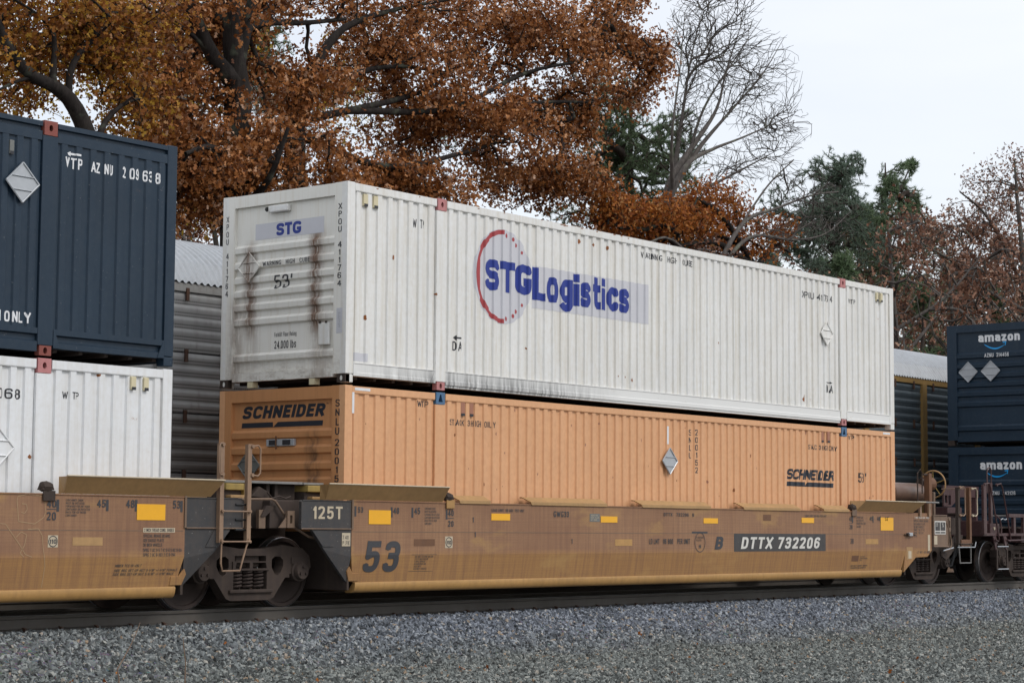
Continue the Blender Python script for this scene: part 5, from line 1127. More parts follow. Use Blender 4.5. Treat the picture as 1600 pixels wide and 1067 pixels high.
if bl.data.polygons[0].normal.z < 0: bl.data.flip_normals()
ng = bpy.data.node_groups.new('scatter_stones', 'GeometryNodeTree')
ng.interface.new_socket('Geometry', in_out='INPUT', socket_type='NodeSocketGeometry'); ng.interface.new_socket('Geometry', in_out='OUTPUT', socket_type='NodeSocketGeometry')
N_ = ng.nodes; L_ = ng.links; gi = N_.new('NodeGroupInput'); go_ = N_.new('NodeGroupOutput')
dp = N_.new('GeometryNodeDistributePointsOnFaces'); dp.inputs['Density'].default_value = 640; dp.inputs['Seed'].default_value = 3
L_.new(gi.outputs[0], dp.inputs['Mesh'])
jg = N_.new('GeometryNodeJoinGeometry')
for sd_ in range(4):
    ic = N_.new('GeometryNodeMeshIcoSphere'); ic.inputs['Radius'].default_value = 0.5; ic.inputs['Subdivisions'].default_value = 1 if sd_ < 3 else 2
    spn = N_.new('GeometryNodeSetPosition'); L_.new(ic.outputs[0], spn.inputs['Geometry'])
    ps = N_.new('GeometryNodeInputPosition'); ad = N_.new('ShaderNodeVectorMath'); ad.operation = 'ADD'; ad.inputs[1].default_value = (sd_*7.3, 2.1*sd_, 0.5)
    L_.new(ps.outputs[0], ad.inputs[0]); nz_ = N_.new('ShaderNodeTexNoise'); nz_.inputs['Scale'].default_value = 1.6; nz_.inputs['Detail'].default_value = 1
    L_.new(ad.outputs[0], nz_.inputs['Vector']); sb = N_.new('ShaderNodeVectorMath'); sb.operation = 'SUBTRACT'; sb.inputs[1].default_value = (0.5, 0.5, 0.5)
    L_.new(nz_.outputs['Color'], sb.inputs[0]); sc_ = N_.new('ShaderNodeVectorMath'); sc_.operation = 'SCALE'; sc_.inputs['Scale'].default_value = 1.5
    L_.new(sb.outputs[0], sc_.inputs[0]); L_.new(sc_.outputs[0], spn.inputs['Offset'])
    sm_ = N_.new('GeometryNodeSetMaterial'); sm_.inputs['Material'].default_value = M['stone']; L_.new(spn.outputs[0], sm_.inputs['Geometry'])
    ss = N_.new('GeometryNodeSetShadeSmooth'); ss.inputs['Shade Smooth'].default_value = False; L_.new(sm_.outputs[0], ss.inputs['Geometry'])
    g2 = N_.new('GeometryNodeGeometryToInstance'); L_.new(ss.outputs[0], g2.inputs[0]); L_.new(g2.outputs[0], jg.inputs[0])
ip = N_.new('GeometryNodeInstanceOnPoints'); ip.inputs['Pick Instance'].default_value = True
L_.new(dp.outputs['Points'], ip.inputs['Points']); L_.new(jg.outputs[0], ip.inputs['Instance'])
ri = N_.new('FunctionNodeRandomValue'); ri.data_type = 'INT'; ri.inputs[4].default_value = 0; ri.inputs[5].default_value = 3; ri.inputs['Seed'].default_value = 5
L_.new(ri.outputs[2], ip.inputs['Instance Index'])
rv = N_.new('FunctionNodeRandomValue'); rv.data_type = 'FLOAT_VECTOR'; rv.inputs[0].default_value = (0, 0, 0); rv.inputs[1].default_value = (6.28, 6.28, 6.28)
L_.new(rv.outputs[0], ip.inputs['Rotation'])
rs = N_.new('FunctionNodeRandomValue'); rs.data_type = 'FLOAT_VECTOR'; rs.inputs[0].default_value = (0.034, 0.028, 0.022); rs.inputs[1].default_value = (0.108, 0.082, 0.054); rs.inputs['Seed'].default_value = 9
L_.new(rs.outputs[0], ip.inputs['Scale'])
L_.new(ip.outputs[0], go_.inputs[0])
md = bl.modifiers.new('scatter', 'NODES'); md.node_group = ng

# ------------------------------------------------------------------ trees
def fast_mesh(name, V, F, mat, parent=None, rnd=None, smooth=False):
    V = np.asarray(V, np.float32); F = np.asarray(F, np.int32); nf, k = F.shape
    me = bpy.data.meshes.new(name); me.vertices.add(len(V)); me.vertices.foreach_set('co', (V-np.array(parent_origin(parent), np.float32)).ravel())
    me.loops.add(nf*k); me.loops.foreach_set('vertex_index', F.ravel()); me.polygons.add(nf)
    me.polygons.foreach_set('loop_start', np.arange(nf, dtype=np.int32)*k); me.polygons.foreach_set('loop_total', np.full(nf, k, np.int32))
    if rnd is not None:
        a = me.attributes.new('rnd', 'FLOAT', 'FACE'); a.data.foreach_set('value', np.asarray(rnd, np.float32))
    me.update(calc_edges=True); me.materials.append(mat)
    if smooth: me.shade_smooth()
    ob = bpy.data.objects.new(name, me); COL.objects.link(ob)
    if parent: ob.parent = parent
    return ob

def spline(pts, step=0.3):
    P_ = [np.array(p, float) for p in pts]; P_ = [2*P_[0]-P_[1]]+P_+[2*P_[-1]-P_[-2]]; out = []
    for i in range(1, len(P_)-2):
        n_ = max(2, int(np.linalg.norm(P_[i+1][:3]-P_[i][:3])/step))
        for j in range(n_):
            t = j/n_; a, b, c, d = P_[i-1:i+3]
            out.append(0.5*((2*b)+(-a+c)*t+(2*a-5*b+4*c-d)*t*t+(-a+3*b-3*c+d)*t**3))
    return out+[P_[-2]]

class Tree:
    def __init__(s, seed=1): s.p = []; s.par = []; s.rm = []; s.d = []; s.rng = np.random.default_rng(seed)
    def limb(s, pts, parent=None):
        """pts (x,y,z,r); joins the nearest earlier node"""
        if s.p:
            j = int(np.argmin(np.linalg.norm(np.array(s.p)-np.array(pts[0][:3]), axis=1))); pts = [(*s.p[j], pts[0][3])]+list(pts[1:])
        q = spline(pts)
        for i, a in enumerate(q):
            par = len(s.p)-1 if i else (-1 if not s.p else int(np.argmin(np.linalg.norm(np.array(s.p)-a[:3], axis=1))))
            d = (q[min(i+1, len(q)-1)]-q[max(i-1, 0)])[:3]; s.p.append(a[:3]); s.par.append(par); s.rm.append(max(0.01, a[3])); s.d.append(d/(np.linalg.norm(d)+1e-9))
        s.n0 = len(s.p)
    def grow(s, T, step=0.32, wob=0.10, droop=0.0, up=0.0, bias=0.55, first=0.05):
        T = np.asarray(T); k_ = int(len(T)*first); s.tips = []
        if k_: s._grow(T[:k_], step, wob*0.5, droop, up, bias, False)
        s._grow(T[k_:], step, wob, droop, up, bias, True)
    def _grow(s, T, step, wob, droop, up, bias, srt):
        P0 = np.array(s.p)
        order = np.argsort([np.min(np.linalg.norm(P0-t, axis=1)) for t in T]) if srt else range(len(T))
        cap_ = len(s.p)+len(T)*30; PP = np.zeros((cap_, 3)); DD = np.zeros((cap_, 3)); n_ = len(s.p); PP[:n_] = P0; DD[:n_] = np.array(s.d)
        par = list(s.par)
        for i in order:
            t = T[i]; v = t-PP[:n_]; L = np.linalg.norm(v, axis=1)+1e-6; cs = np.einsum('ij,ij->i', v, DD[:n_])/L
            j = int(np.argmin(L*(1+bias*(1-cs)))); L0 = L[j]; k = int(min(24, max(1, round(L0/step))))
            a = PP[j].copy(); d0 = DD[j]; prev = j; c1 = a+d0*L0*0.33+np.array([0, 0, up*L0]); w = s.rng.normal(0, wob*min(L0, 1.0), 3)
            last = a
            for q in range(1, k+1):
                u = q/k; b = (1-u)**2*a+2*u*(1-u)*(c1+w)+u*u*t; b[2] -= droop*L0*0.3*math.sin(math.pi*u)*-1
                if q < k: b = b+s.rng.normal(0, 0.018*min(1, L0), 3)
                if n_ >= cap_-1: break
                PP[n_] = b; dd = b-last; DD[n_] = dd/(np.linalg.norm(dd)+1e-9); par.append(prev); prev = n_; n_ += 1; last = b
            s.tips.append(prev)
        s.P = PP[:n_]; s.D = DD[:n_]; s.par = par; s.p = list(s.P); s.d = list(s.D)
    def mesh(s, name, mat, parent, tip=0.006, ex=2.35, rmax=None):
        if not hasattr(s, 'P'): s.P = np.array(s.p); s.D = np.array(s.d); s.tips = []
        n_ = len(s.P); a = np.zeros(n_); 
        for t in s.tips: a[t] = tip**ex
        for i in range(n_-1, -1, -1):
            if i >= s.n0 and s.par[i] >= 0 and s.par[i] >= s.n0: a[s.par[i]] += a[i]
        # branches below the explicit limbs are ordered parent-first, so one backward pass suffices
        r = np.maximum(a, 1e-12)**(1/ex)
        for i in range(s.n0): r[i] = s.rm[i]
        r[s.n0:] = np.maximum(r[s.n0:], tip*0.8)
        s.r = r; pv = np.array(s.par); idx = np.where(pv >= 0)[0]; V, F = [], []; base = 0
        rp = np.minimum(r[pv[idx]], np.where(idx >= s.n0, r[idx]*1.35, 9))
        for k, sel in ((8, rp > 0.06), (5, (rp <= 0.06) & (rp > 0.02)), (3, rp <= 0.02)):
            ii = idx[sel]; rr0 = rp[sel]
            if not len(ii): continue
            A = s.P[pv[ii]]; B = s.P[ii]; d = B-A; d /= np.linalg.norm(d, axis=1)[:, None]+1e-9
            B = B+d*(r[ii]*0.25)[:, None]
            up = np.where(np.abs(d[:, 2:3]) < 0.9, np.array([[0, 0, 1.0]]), np.array([[1.0, 0, 0]])); x = np.cross(d, up); x /= np.linalg.norm(x, axis=1)[:, None]; y = np.cross(x, d)
            ang = np.arange(k)*2*np.pi/k; ca, sa = np.cos(ang)[None, :, None], np.sin(ang)[None, :, None]
            ringd = x[:, None, :]*ca+y[:, None, :]*sa
            v = np.stack([A[:, None, :]+ringd*rr0[:, None, None], B[:, None, :]+ringd*r[ii][:, None, None]], 1)   # n,2,k,3
            m_ = len(ii); V.append(v.reshape(-1, 3)); q = np.arange(k); q2 = (q+1) % k; o = (np.arange(m_)*2*k)[:, None]
            F.append(np.stack([o+q, o+q2, o+k+q2, o+k+q], 2).reshape(-1, 4)+base); base += m_*2*k
        return fast_mesh(name, np.concatenate(V), np.concatenate(F), mat, parent, smooth=True)

LEAF = np.array([(0, 0, 0), (0.33, 0.34, 0.12), (0.08, 0.44, 0.02), (0.32, 0.76, 0.14), (0, 1.0, -0.12), (-0.32, 0.76, 0.14), (-0.08, 0.44, 0.02), (-0.33, 0.34, 0.12)])
def leaves(centres, per, spread, size, rng, drp=0.55):
    C_ = np.repeat(np.asarray(centres), per, axis=0); n_ = len(C_); C_ = C_+rng.normal(0, 1, (n_, 3))*spread
    d = rng.normal(0, 1, (n_, 3)); d[:, 2] -= drp; d /= np.linalg.norm(d, axis=1)[:, None]
    u = rng.normal(0, 1, (n_, 3)); x = np.cross(d, u); x /= np.linalg.norm(x, axis=1)[:, None]; z = np.cross(x, d); sz = rng.uniform(size[0], size[1], n_)[:, None, None]
    V = C_[:, None, :]+(LEAF[None, :, 0:1]*x[:, None, :]+LEAF[None, :, 1:2]*d[:, None, :]+LEAF[None, :, 2:3]*z[:, None, :])*sz
    F = np.arange(n_*8).reshape(-1, 8); cl = np.repeat(rng.normal(0, 0.16, len(centres)), per)
    return V.reshape(-1, 3), F, np.clip(rng.uniform(0.05, 0.95, n_)+cl, 0, 1)
def needles(P_, D_, per, length, wid, rng, back=0.25):
    """tufts of needles around the last stretch of each twig"""
    n_ = len(P_); C_ = np.repeat(P_, per, 0); D2 = np.repeat(D_, per, 0); m_ = len(C_)
    C_ = C_-D2*rng.uniform(0, back, (m_, 1)); d = D2*0.9+rng.normal(0, 0.55, (m_, 3)); d[:, 2] += 0.25; d /= np.linalg.norm(d, axis=1)[:, None]
    x = np.cross(d, rng.normal(0, 1, (m_, 3))); x /= np.linalg.norm(x, axis=1)[:, None]; L = rng.uniform(0.75, 1.15, (m_, 1))*length
    V = np.stack([C_-x*wid/2, C_+x*wid/2, C_+d*L], 1); return V.reshape(-1, 3), np.arange(m_*3).reshape(-1, 3), rng.uniform(0, 1, m_)
def leaf_mat(name, stops, tr=0.25, rough=0.6):
    n = NT(name); c = n.ramp(n.attr('rnd'), stops); n.done(c, rough, 0, 0.25)
    t = n.n('ShaderNodeBsdfTranslucent'); n.t.links.new(c, t.inputs[0]); mx = n.n('ShaderNodeMixShader'); mx.inputs[0].default_value = tr
    o = n.t.nodes['Material Output']; n.t.links.new(n.b.outputs[0], mx.inputs[1]); n.t.links.new(t.outputs[0], mx.inputs[2]); n.t.links.new(mx.outputs[0], o.inputs[0]); return n.m
M['rustleaf'] = leaf_mat('rust_oak_leaf', [(0.0, (0.10, 0.034, 0.012)), (0.35, (0.27, 0.095, 0.026)), (0.7, (0.41, 0.165, 0.048)), (0.92, (0.52, 0.27, 0.13)), (1.0, (0.58, 0.37, 0.25))])
M['amberleaf'] = leaf_mat('amber_oak_leaf', [(0.0, (0.10, 0.035, 0.010)), (0.35, (0.25, 0.085, 0.018)), (0.65, (0.36, 0.16, 0.025)), (0.9, (0.46, 0.27, 0.035)), (1.0, (0.42, 0.22, 0.10))], 0.35)
M['yellowleaf'] = leaf_mat('yellow_leaf', [(0.0, (0.20, 0.10, 0.012)), (0.5, (0.42, 0.25, 0.02)), (1.0, (0.55, 0.40, 0.04))], 0.4)
M['orangeleaf'] = leaf_mat('orange_leaf', [(0.0, (0.13, 0.035, 0.010)), (0.4, (0.30, 0.085, 0.016)), (0.8, (0.46, 0.17, 0.03)), (1.0, (0.48, 0.26, 0.10))], 0.3)
M['brownleaf'] = leaf_mat('dry_brown_leaf', [(0.0, (0.10, 0.046, 0.030)), (0.5, (0.22, 0.105, 0.066)), (0.9, (0.34, 0.185, 0.12)), (1.0, (0.42, 0.28, 0.20))])
M['needle'] = leaf_mat('pine_needle', [(0.0, (0.07, 0.11, 0.055)), (0.5, (0.13, 0.195, 0.10)), (1.0, (0.24, 0.31, 0.18))], 0.42)
M['needle2'] = leaf_mat('blue_green_pine_needle', [(0.0, (0.075, 0.11, 0.08)), (0.5, (0.14, 0.195, 0.145)), (1.0, (0.24, 0.31, 0.23))], 0.42)
def bark(name, a, b, lichen=0.0):
    n = NT(name); k = n.noise(9, 6, n.vec((1, 1, 0.25)), 0.7); c = n.mix(n.ramp(k, [(0.3, 0), (0.7, 1)]), a, b)
    if lichen: c = n.mix(n.math('MULTIPLY', n.ramp(n.noise(2.2, 5), [(0.55, 0), (0.66, 1)]), lichen), c, (0.22, 0.26, 0.18))
    n.bump(k, 0.8, 0.03); return n.done(c, 0.9, 0, 0.15)
M['darkbark'] = bark('dark_oak_bark', (0.012, 0.010, 0.009), (0.036, 0.030, 0.027), 0.2)
M['greybark'] = bark('grey_bark', (0.055, 0.048, 0.043), (0.14, 0.125, 0.115), 0.3)
M['pinebark'] = bark('pine_bark', (0.030, 0.023, 0.020), (0.08, 0.065, 0.055))

def A_(u, v, Y): return at(u, v, Y)
def PL(Y, *pts):     # limb through photo positions at depth Y (+dy), radius in metres
    return [(*A_(p[0], p[1], Y+(p[3] if len(p) > 3 else 0)), p[2]) for p in pts]
def blobs(spec, n_, rng, shell=0.55, thr=None, back=0.0):
    """points inside ellipsoids given as (u, v, Y, ru_px, rv_px, rY_m, weight)"""
    w = np.array([q[6] for q in spec], float); w /= w.sum(); out = []
    for q, m_ in zip(spec, rng.multinomial(int(n_*(1.9 if thr is not None else 1)), w)):
        c0 = A_(q[0], q[1], q[2]+back); dist = np.linalg.norm(c0-CP); ru, rv = q[3]*dist/FPX, q[4]*dist/FPX
        d = rng.normal(0, 1, (m_, 3)); d /= np.linalg.norm(d, axis=1)[:, None]; d *= (rng.uniform(0, 1, (m_, 1))**shell)
        out.append(c0+d[:, 0:1]*_r*ru+d[:, 1:2]*np.array([math.sin(YAW), math.cos(YAW), 0])*q[5]+d[:, 2:3]*np.array([0, 0, 1.0])*rv)
    o = np.concatenate(out)
    if thr is not None:
        k = np.array([mnoise.noise(Vector(p*np.array([0.75, 0.75, 0.95])))+0.5*mnoise.noise(Vector(p*2.1)) for p in o]); o = o[k > thr][:n_]
    return o
def tree(kind, label, base, limbs, spec, nt_, leafmat, per, spread, size, seed, barkm, group=None, step=0.32, needle=None, tip=0.006, extra=None, bias=0.55, droop=0.0, wob=0.1, shell=0.55, thr=-0.05, back=0.9, first=0.05, ex=2.35):
    root = thing(kind, label, 'tree', tuple(base), group); T = Tree(seed)
    for l in limbs: T.limb(l)
    T.grow(blobs(spec, nt_, T.rng, shell, thr, back), step, wob, droop, bias=bias, first=first)
    tr_ = T.mesh('trunk', barkm, root, tip, ex)
    if needle:
        tp = np.array(T.tips); V, F, q = needles(T.P[tp], T.D[tp], needle[0], needle[1], needle[2], T.rng); fast_mesh('crown', V, F, leafmat, root, q)['kind'] = 'stuff'
    elif per:
        V, F, q = leaves(T.P[np.array(T.tips)[T.rng.uniform(0, 1, len(T.tips)) < 0.82]], per, spread, size, T.rng); fast_mesh('crown', V, F, leafmat, root, q)['kind'] = 'stuff'
    if extra:
        V, F, q = leaves(blobs(extra[0], extra[1], T.rng), extra[2], spread, size, T.rng); fast_mesh('crown', V, F, extra[3], root, q)['kind'] = 'stuff'
    return root
def G(u, v, Y):      # ground point straight below
    p = A_(u, v, Y); return (p[0], p[1], -0.6)
def trunk(u, v, Y, r0, r1, lean=0.0):
    p = A_(u, v, Y); return [(p[0]+lean, p[1], -0.7, r0), (p[0]+lean*0.5, p[1], p[2]*0.5, (r0+r1)/2), (p[0], p[1], p[2], r1)]

tree('oak_tree', 'large rust leaved oak with forked dark trunk between the navy and white containers', G(372, 130, 13),
     [trunk(372, 135, 13, 0.42, 0.30), PL(13, (368, 130, 0.238), (335, 92, 0.170), (312, 45, 0.153), (290, -5, 0.136), (262, -90, 0.102)), PL(13, (372, 132, 0.255), (364, 70, 0.230), (362, 0, 0.187), (356, -120, 0.128)),
      PL(13, (376, 110, 0.170), (384, 45, 0.145), (398, -10, 0.111), (420, -80, 0.085)), PL(13, (378, 60, 0.102), (392, 42, 0.085), (430, 36, 0.072), (480, 36, 0.060), (540, 30, 0.043)), PL(13, (330, 88, 0.060), (300, 55, 0.051), (258, 26, 0.038), (215, 5, 0.025)),
      PL(12, (372, 330, 0.102), (420, 280, 0.068, -0.5), (450, 200, 0.043, -1)), PL(12.5, (372, 250, 0.102), (330, 230, 0.068, -0.5), (290, 240, 0.043, -1))],
     [(330, 40, 13, 130, 90, 2.4, 0.9), (420, 265, 12, 150, 90, 2.0, 2.0), (300, 270, 12, 110, 80, 1.8, 1.3), (430, -40, 13, 130, 90, 2.5, 1.0), (290, 160, 12.5, 100, 70, 1.6, 0.9), (500, 330, 12, 120, 60, 1.6, 1.2), (470, 130, 12.6, 90, 60, 1.8, 0.6), (230, 60, 12.5, 90, 70, 1.8, 0.5)],
     2900, M['rustleaf'], 14, 0.17, (0.095, 0.165), 3, M['darkbark'], 'rust leaved oaks behind the train')
tree('oak_tree', 'wide rust leaved oak with limbs spreading right above the white container', G(470, 190, 14.5),
     [trunk(462, 190, 14.5, 0.40, 0.24), PL(14.5, (462, 190, 0.176), (482, 145, 0.152), (498, 95, 0.128), (525, 55, 0.104), (556, 35, 0.080), (620, 15, 0.056), (700, 0, 0.040)),
      PL(14.2, (485, 140, 0.096), (500, 118, 0.088), (545, 120, 0.080), (580, 108, 0.064), (640, 105, 0.048), (700, 118, 0.032)), PL(14.2, (470, 170, 0.120), (560, 170, 0.088), (640, 150, 0.064), (690, 125, 0.048), (710, 60, 0.032)),
      PL(13.5, (470, 200, 0.128), (600, 260, 0.080), (720, 240, 0.056), (800, 215, 0.036)), PL(14, (550, 175, 0.096), (700, 170, 0.072), (820, 115, 0.056), (910, 95, 0.040), (960, 80, 0.024)), PL(14, (700, 165, 0.064), (850, 160, 0.048), (930, 160, 0.032))],
     [(620, 90, 14, 150, 110, 2.4, 1.3), (760, 40, 14.5, 150, 90, 2.5, 1.6), (720, 210, 13.5, 160, 80, 2.2, 2.0), (860, 120, 14.2, 120, 110, 2.2, 1.8), (960, 50, 14.5, 95, 75, 2.0, 1.3), (1000, 120, 14.5, 55, 55, 1.5, 0.5), (850, 285, 13.5, 120, 45, 1.8, 1.0), (620, 300, 13, 130, 50, 1.8, 1.2), (600, -20, 14, 150, 60, 2, 0.8), (900, 190, 14, 80, 50, 1.6, 0.7)],
     3900, M['rustleaf'], 14, 0.17, (0.095, 0.165), 5, M['darkbark'], 'rust leaved oaks behind the train')
tree('oak_tree', 'amber leaved oak with arching dark limb above the navy container', G(142, 215, 11.5),
     [trunk(145, 235, 11.5, 0.34, 0.24), PL(11.5, (143, 225, 0.187), (128, 190, 0.170), (108, 155, 0.153), (82, 134, 0.136), (52, 120, 0.119), (22, 90, 0.111), (4, 55, 0.102), (-20, 0, 0.085), (-40, -70, 0.068)),
      PL(11.5, (80, 128, 0.076), (84, 95, 0.060), (84, 55, 0.047), (64, 28, 0.034), (40, 10, 0.025)), PL(11.5, (108, 150, 0.076), (109, 115, 0.068), (125, 82, 0.060), (150, 58, 0.043), (175, 20, 0.025)), PL(11.5, (150, 230, 0.085), (165, 190, 0.060), (190, 165, 0.043), (215, 155, 0.025)),
      PL(11.5, (50, 122, 0.043), (25, 128, 0.034), (0, 140, 0.025))],
     [(60, 30, 11.5, 120, 70, 2.2, 1.5), (150, 90, 11.5, 110, 70, 2.0, 1.3), (10, 110, 11.5, 70, 70, 1.8, 0.7), (190, 20, 12, 110, 70, 2.0, 1.0), (210, 180, 11.5, 70, 60, 1.6, 0.8), (60, -60, 12, 140, 70, 2, 0.6)],
     1250, M['amberleaf'], 10, 0.18, (0.09, 0.155), 8, M['darkbark'], 'rust leaved oaks behind the train')
tree('maple_tree', 'yellow leaved tree showing through the gaps behind the oaks at the left', G(228, 150, 21),
     [trunk(228, 150, 21, 0.3, 0.22), PL(21, (228, 150, 0.2), (229, 90, 0.17), (225, 20, 0.14), (220, -60, 0.1)), PL(21, (228, 110, 0.1), (262, 40, 0.06), (280, -20, 0.04)), PL(21, (228, 130, 0.08), (180, 60, 0.06), (150, 0, 0.04))],
     [(180, 70, 21, 130, 90, 3, 1.2), (260, 140, 21, 120, 80, 3, 1.0), (60, 110, 21, 90, 80, 2.5, 0.5), (540, 110, 22, 60, 90, 3, 0.6)], 600, M['yellowleaf'], 9, 0.26, (0.11, 0.17), 12, M['greybark'])
tree('maple_tree', 'leaning grey trunk with thin yellow foliage left of the forked oak', G(290, 110, 19),
     [trunk(278, 150, 19, 0.3, 0.24, -1.5), PL(19, (278, 150, 0.22), (292, 90, 0.19), (312, 60, 0.16), (345, 35, 0.12), (380, -30, 0.08))], [(330, 60, 19.5, 90, 80, 2.5, 1), (540, 180, 20, 60, 60, 2, 0.6), (300, 300, 19, 60, 60, 2, 0.6)], 260, M['yellowleaf'], 8, 0.24, (0.11, 0.16), 14, M['greybark'])
tree('oak_tree', 'low orange leaved oak in front of the bare tree', G(1190, 400, 12.5),
     [trunk(1180, 420, 12.5, 0.22, 0.15), PL(12.5, (1180, 415, 0.13), (1120, 380, 0.09), (1060, 385, 0.06), (1000, 400, 0.04)), PL(12.5, (1180, 418, 0.12), (1130, 340, 0.08), (1090, 310, 0.05)), PL(12.5, (1185, 415, 0.10), (1210, 385, 0.07), (1235, 395, 0.04))],
     [(1100, 325, 12.5, 75, 42, 1.8, 1.2), (1030, 350, 12.5, 100, 45, 1.8, 1.4), (1170, 370, 12.5, 80, 34, 1.6, 1.0), (950, 330, 12.5, 70, 35, 1.5, 0.8), (1100, 395, 12.3, 120, 30, 1.6, 1.0)], 1100, M['orangeleaf'], 16, 0.17, (0.08, 0.14), 18, M['darkbark'], 'rust leaved oaks behind the train')
tree('bare_tree', 'tall leafless tree fanning up and right against the sky', G(1040, 330, 17),
     [trunk(1015, 420, 17, 0.34, 0.24), PL(17, (1015, 420, 0.20), (1035, 330, 0.16), (1052, 275, 0.12), (1085, 225, 0.085), (1120, 170, 0.055), (1135, 110, 0.03), (1168, 10, 0.01)),
      PL(17.5, (1028, 350, 0.15), (1058, 285, 0.11), (1095, 228, 0.075), (1145, 170, 0.045), (1192, 115, 0.025), (1225, 60, 0.01)), PL(16.5, (1035, 330, 0.13), (1070, 262, 0.09), (1110, 235, 0.06), (1160, 215, 0.035), (1240, 180, 0.01)),
      PL(17.6, (1040, 310, 0.10), (1066, 180, 0.06), (1080, 90, 0.03), (1100, 5, 0.01)), PL(17, (1040, 320, 0.09), (1110, 290, 0.06), (1165, 262, 0.035), (1215, 235, 0.01)), PL(16.3, (1045, 290, 0.08), (1050, 210, 0.05), (1062, 110, 0.025), (1070, 20, 0.01)), PL(17.8, (1060, 270, 0.07), (1100, 170, 0.045), (1150, 90, 0.02), (1190, 30, 0.01))],
     [(1120, 90, 17, 80, 90, 2.2, 1.6), (1185, 130, 17, 70, 95, 2.0, 1.4), (1210, 205, 17, 60, 50, 1.8, 0.9), (1080, 60, 17, 45, 70, 2, 0.8), (1150, 260, 17, 70, 40, 1.8, 0.6), (1120, 0, 17, 80, 60, 1.8, 0.9), (1075, 180, 17, 40, 60, 1.6, 0.5)],
     4600, None, 0, 0, 0, 21, M['greybark'], step=0.3, thr=None, back=0.0, ex=3.1, tip=0.0058, bias=2.6, wob=0.03, shell=0.5, first=0.03)
tree('bare_tree', 'low leafless branches reaching right in front of the pine crowns', G(1120, 420, 11.5),
     [trunk(1110, 440, 11.5, 0.2, 0.14), PL(11.5, (1110, 435, 0.081), (1160, 350, 0.062), (1215, 325, 0.043), (1270, 305, 0.028), (1310, 300, 0.019)), PL(11.5, (1110, 438, 0.074), (1170, 372, 0.056), (1240, 375, 0.037), (1290, 365, 0.025), (1330, 330, 0.015)), PL(11.5, (1110, 438, 0.062), (1050, 375, 0.043), (1010, 380, 0.025)),
      PL(11.5, (1150, 360, 0.037), (1200, 290, 0.028), (1240, 250, 0.019))],
     [(1260, 310, 11.5, 60, 55, 1.6, 1.3), (1220, 360, 11.5, 90, 30, 1.6, 0.9), (1225, 270, 11.5, 35, 30, 1.3, 0.5), (1300, 350, 11.5, 45, 35, 1.4, 0.7)], 900, M['brownleaf'], 0, 0.2, (0.1, 0.15), 22, M['greybark'], thr=None, back=0.0, tip=0.0045, bias=1.4, wob=0.06, shell=0.45)
def pine(label, u, Y, vtop, spec, nt_, seed, mat, group='pine trees behind the train', extra=(), per=20):
    lb = [trunk(u, vtop, Y, 0.32, 0.05)]+[PL(Y, *e) for e in extra]
    return tree('pine_tree', label, G(u, vtop, Y), lb, spec, nt_, mat, 0, 0, 0, seed, M['pinebark'], group, needle=(per, 0.17, 0.022), tip=0.008, bias=0.9, thr=-0.02, back=0.0)
pine('bushy green pine with plumed top, left of the spired pine', 1308, 21, 262,
     [(1310, 275, 21, 32, 52, 1.3, 1.3), (1338, 280, 21, 24, 43, 1.1, 0.9), (1290, 330, 21, 67, 43, 2.2, 1.6), (1262, 320, 21, 43, 59, 1.8, 1.0), (1310, 390, 21, 92, 49, 2.6, 1.8), (1250, 400, 21, 73, 65, 2.2, 1.4), (1225, 340, 21.5, 49, 54, 2, 1.0), (1275, 275, 21, 17, 32, 1, 0.3), (1355, 330, 21, 37, 32, 1.4, 0.7)], 3600, 31, M['needle2'],
     extra=[((1308, 420, 0.14), (1300, 340, 0.09), (1325, 270, 0.05), (1340, 245, 0.03))])
pine('pine with two feathery spires leaning right', 1378, 21.5, 300,
     [(1384, 290, 21.5, 20, 41, 1.0, 0.8), (1408, 285, 21.5, 22, 32, 1.0, 0.8), (1424, 262, 21.5, 11, 15, 0.6, 0.25), (1375, 350, 21.5, 61, 38, 2.2, 1.5), (1430, 325, 21.5, 39, 30, 1.3, 0.9), (1400, 400, 21.5, 85, 54, 2.6, 1.8), (1345, 360, 21, 49, 38, 2, 1.0), (1450, 380, 21.5, 49, 43, 1.8, 0.7), (1390, 470, 21.5, 98, 54, 2.6, 1.4)], 3700, 33, M['needle'],
     extra=[((1378, 360, 0.10), (1384, 310, 0.06), (1383, 255, 0.03)), ((1378, 350, 0.08), (1402, 305, 0.05), (1425, 255, 0.025))])
pine('green pine behind the oak crown, left of the leafless tree', 985, 20, 150,
     [(965, 235, 20, 92, 70, 2.4, 1.4), (1000, 290, 20, 92, 54, 2.4, 1.3), (1055, 240, 20.5, 61, 70, 2.2, 1.2), (940, 160, 20, 73, 54, 2, 0.8), (970, 340, 20, 122, 43, 2.4, 1.1)], 3400, 35, M['needle'])
pine('dark pine half hidden by the oak leaves right of the forked trunk', 420, 24, 20, [(410, 100, 24, 55, 80, 2.5, 1.2), (450, 180, 24, 60, 60, 2.5, 1.0), (400, 30, 24, 40, 50, 2, 0.6), (540, 150, 24, 40, 50, 2, 0.5), (680, 200, 24, 60, 60, 2, 0.6)], 1100, 37, M['needle'])
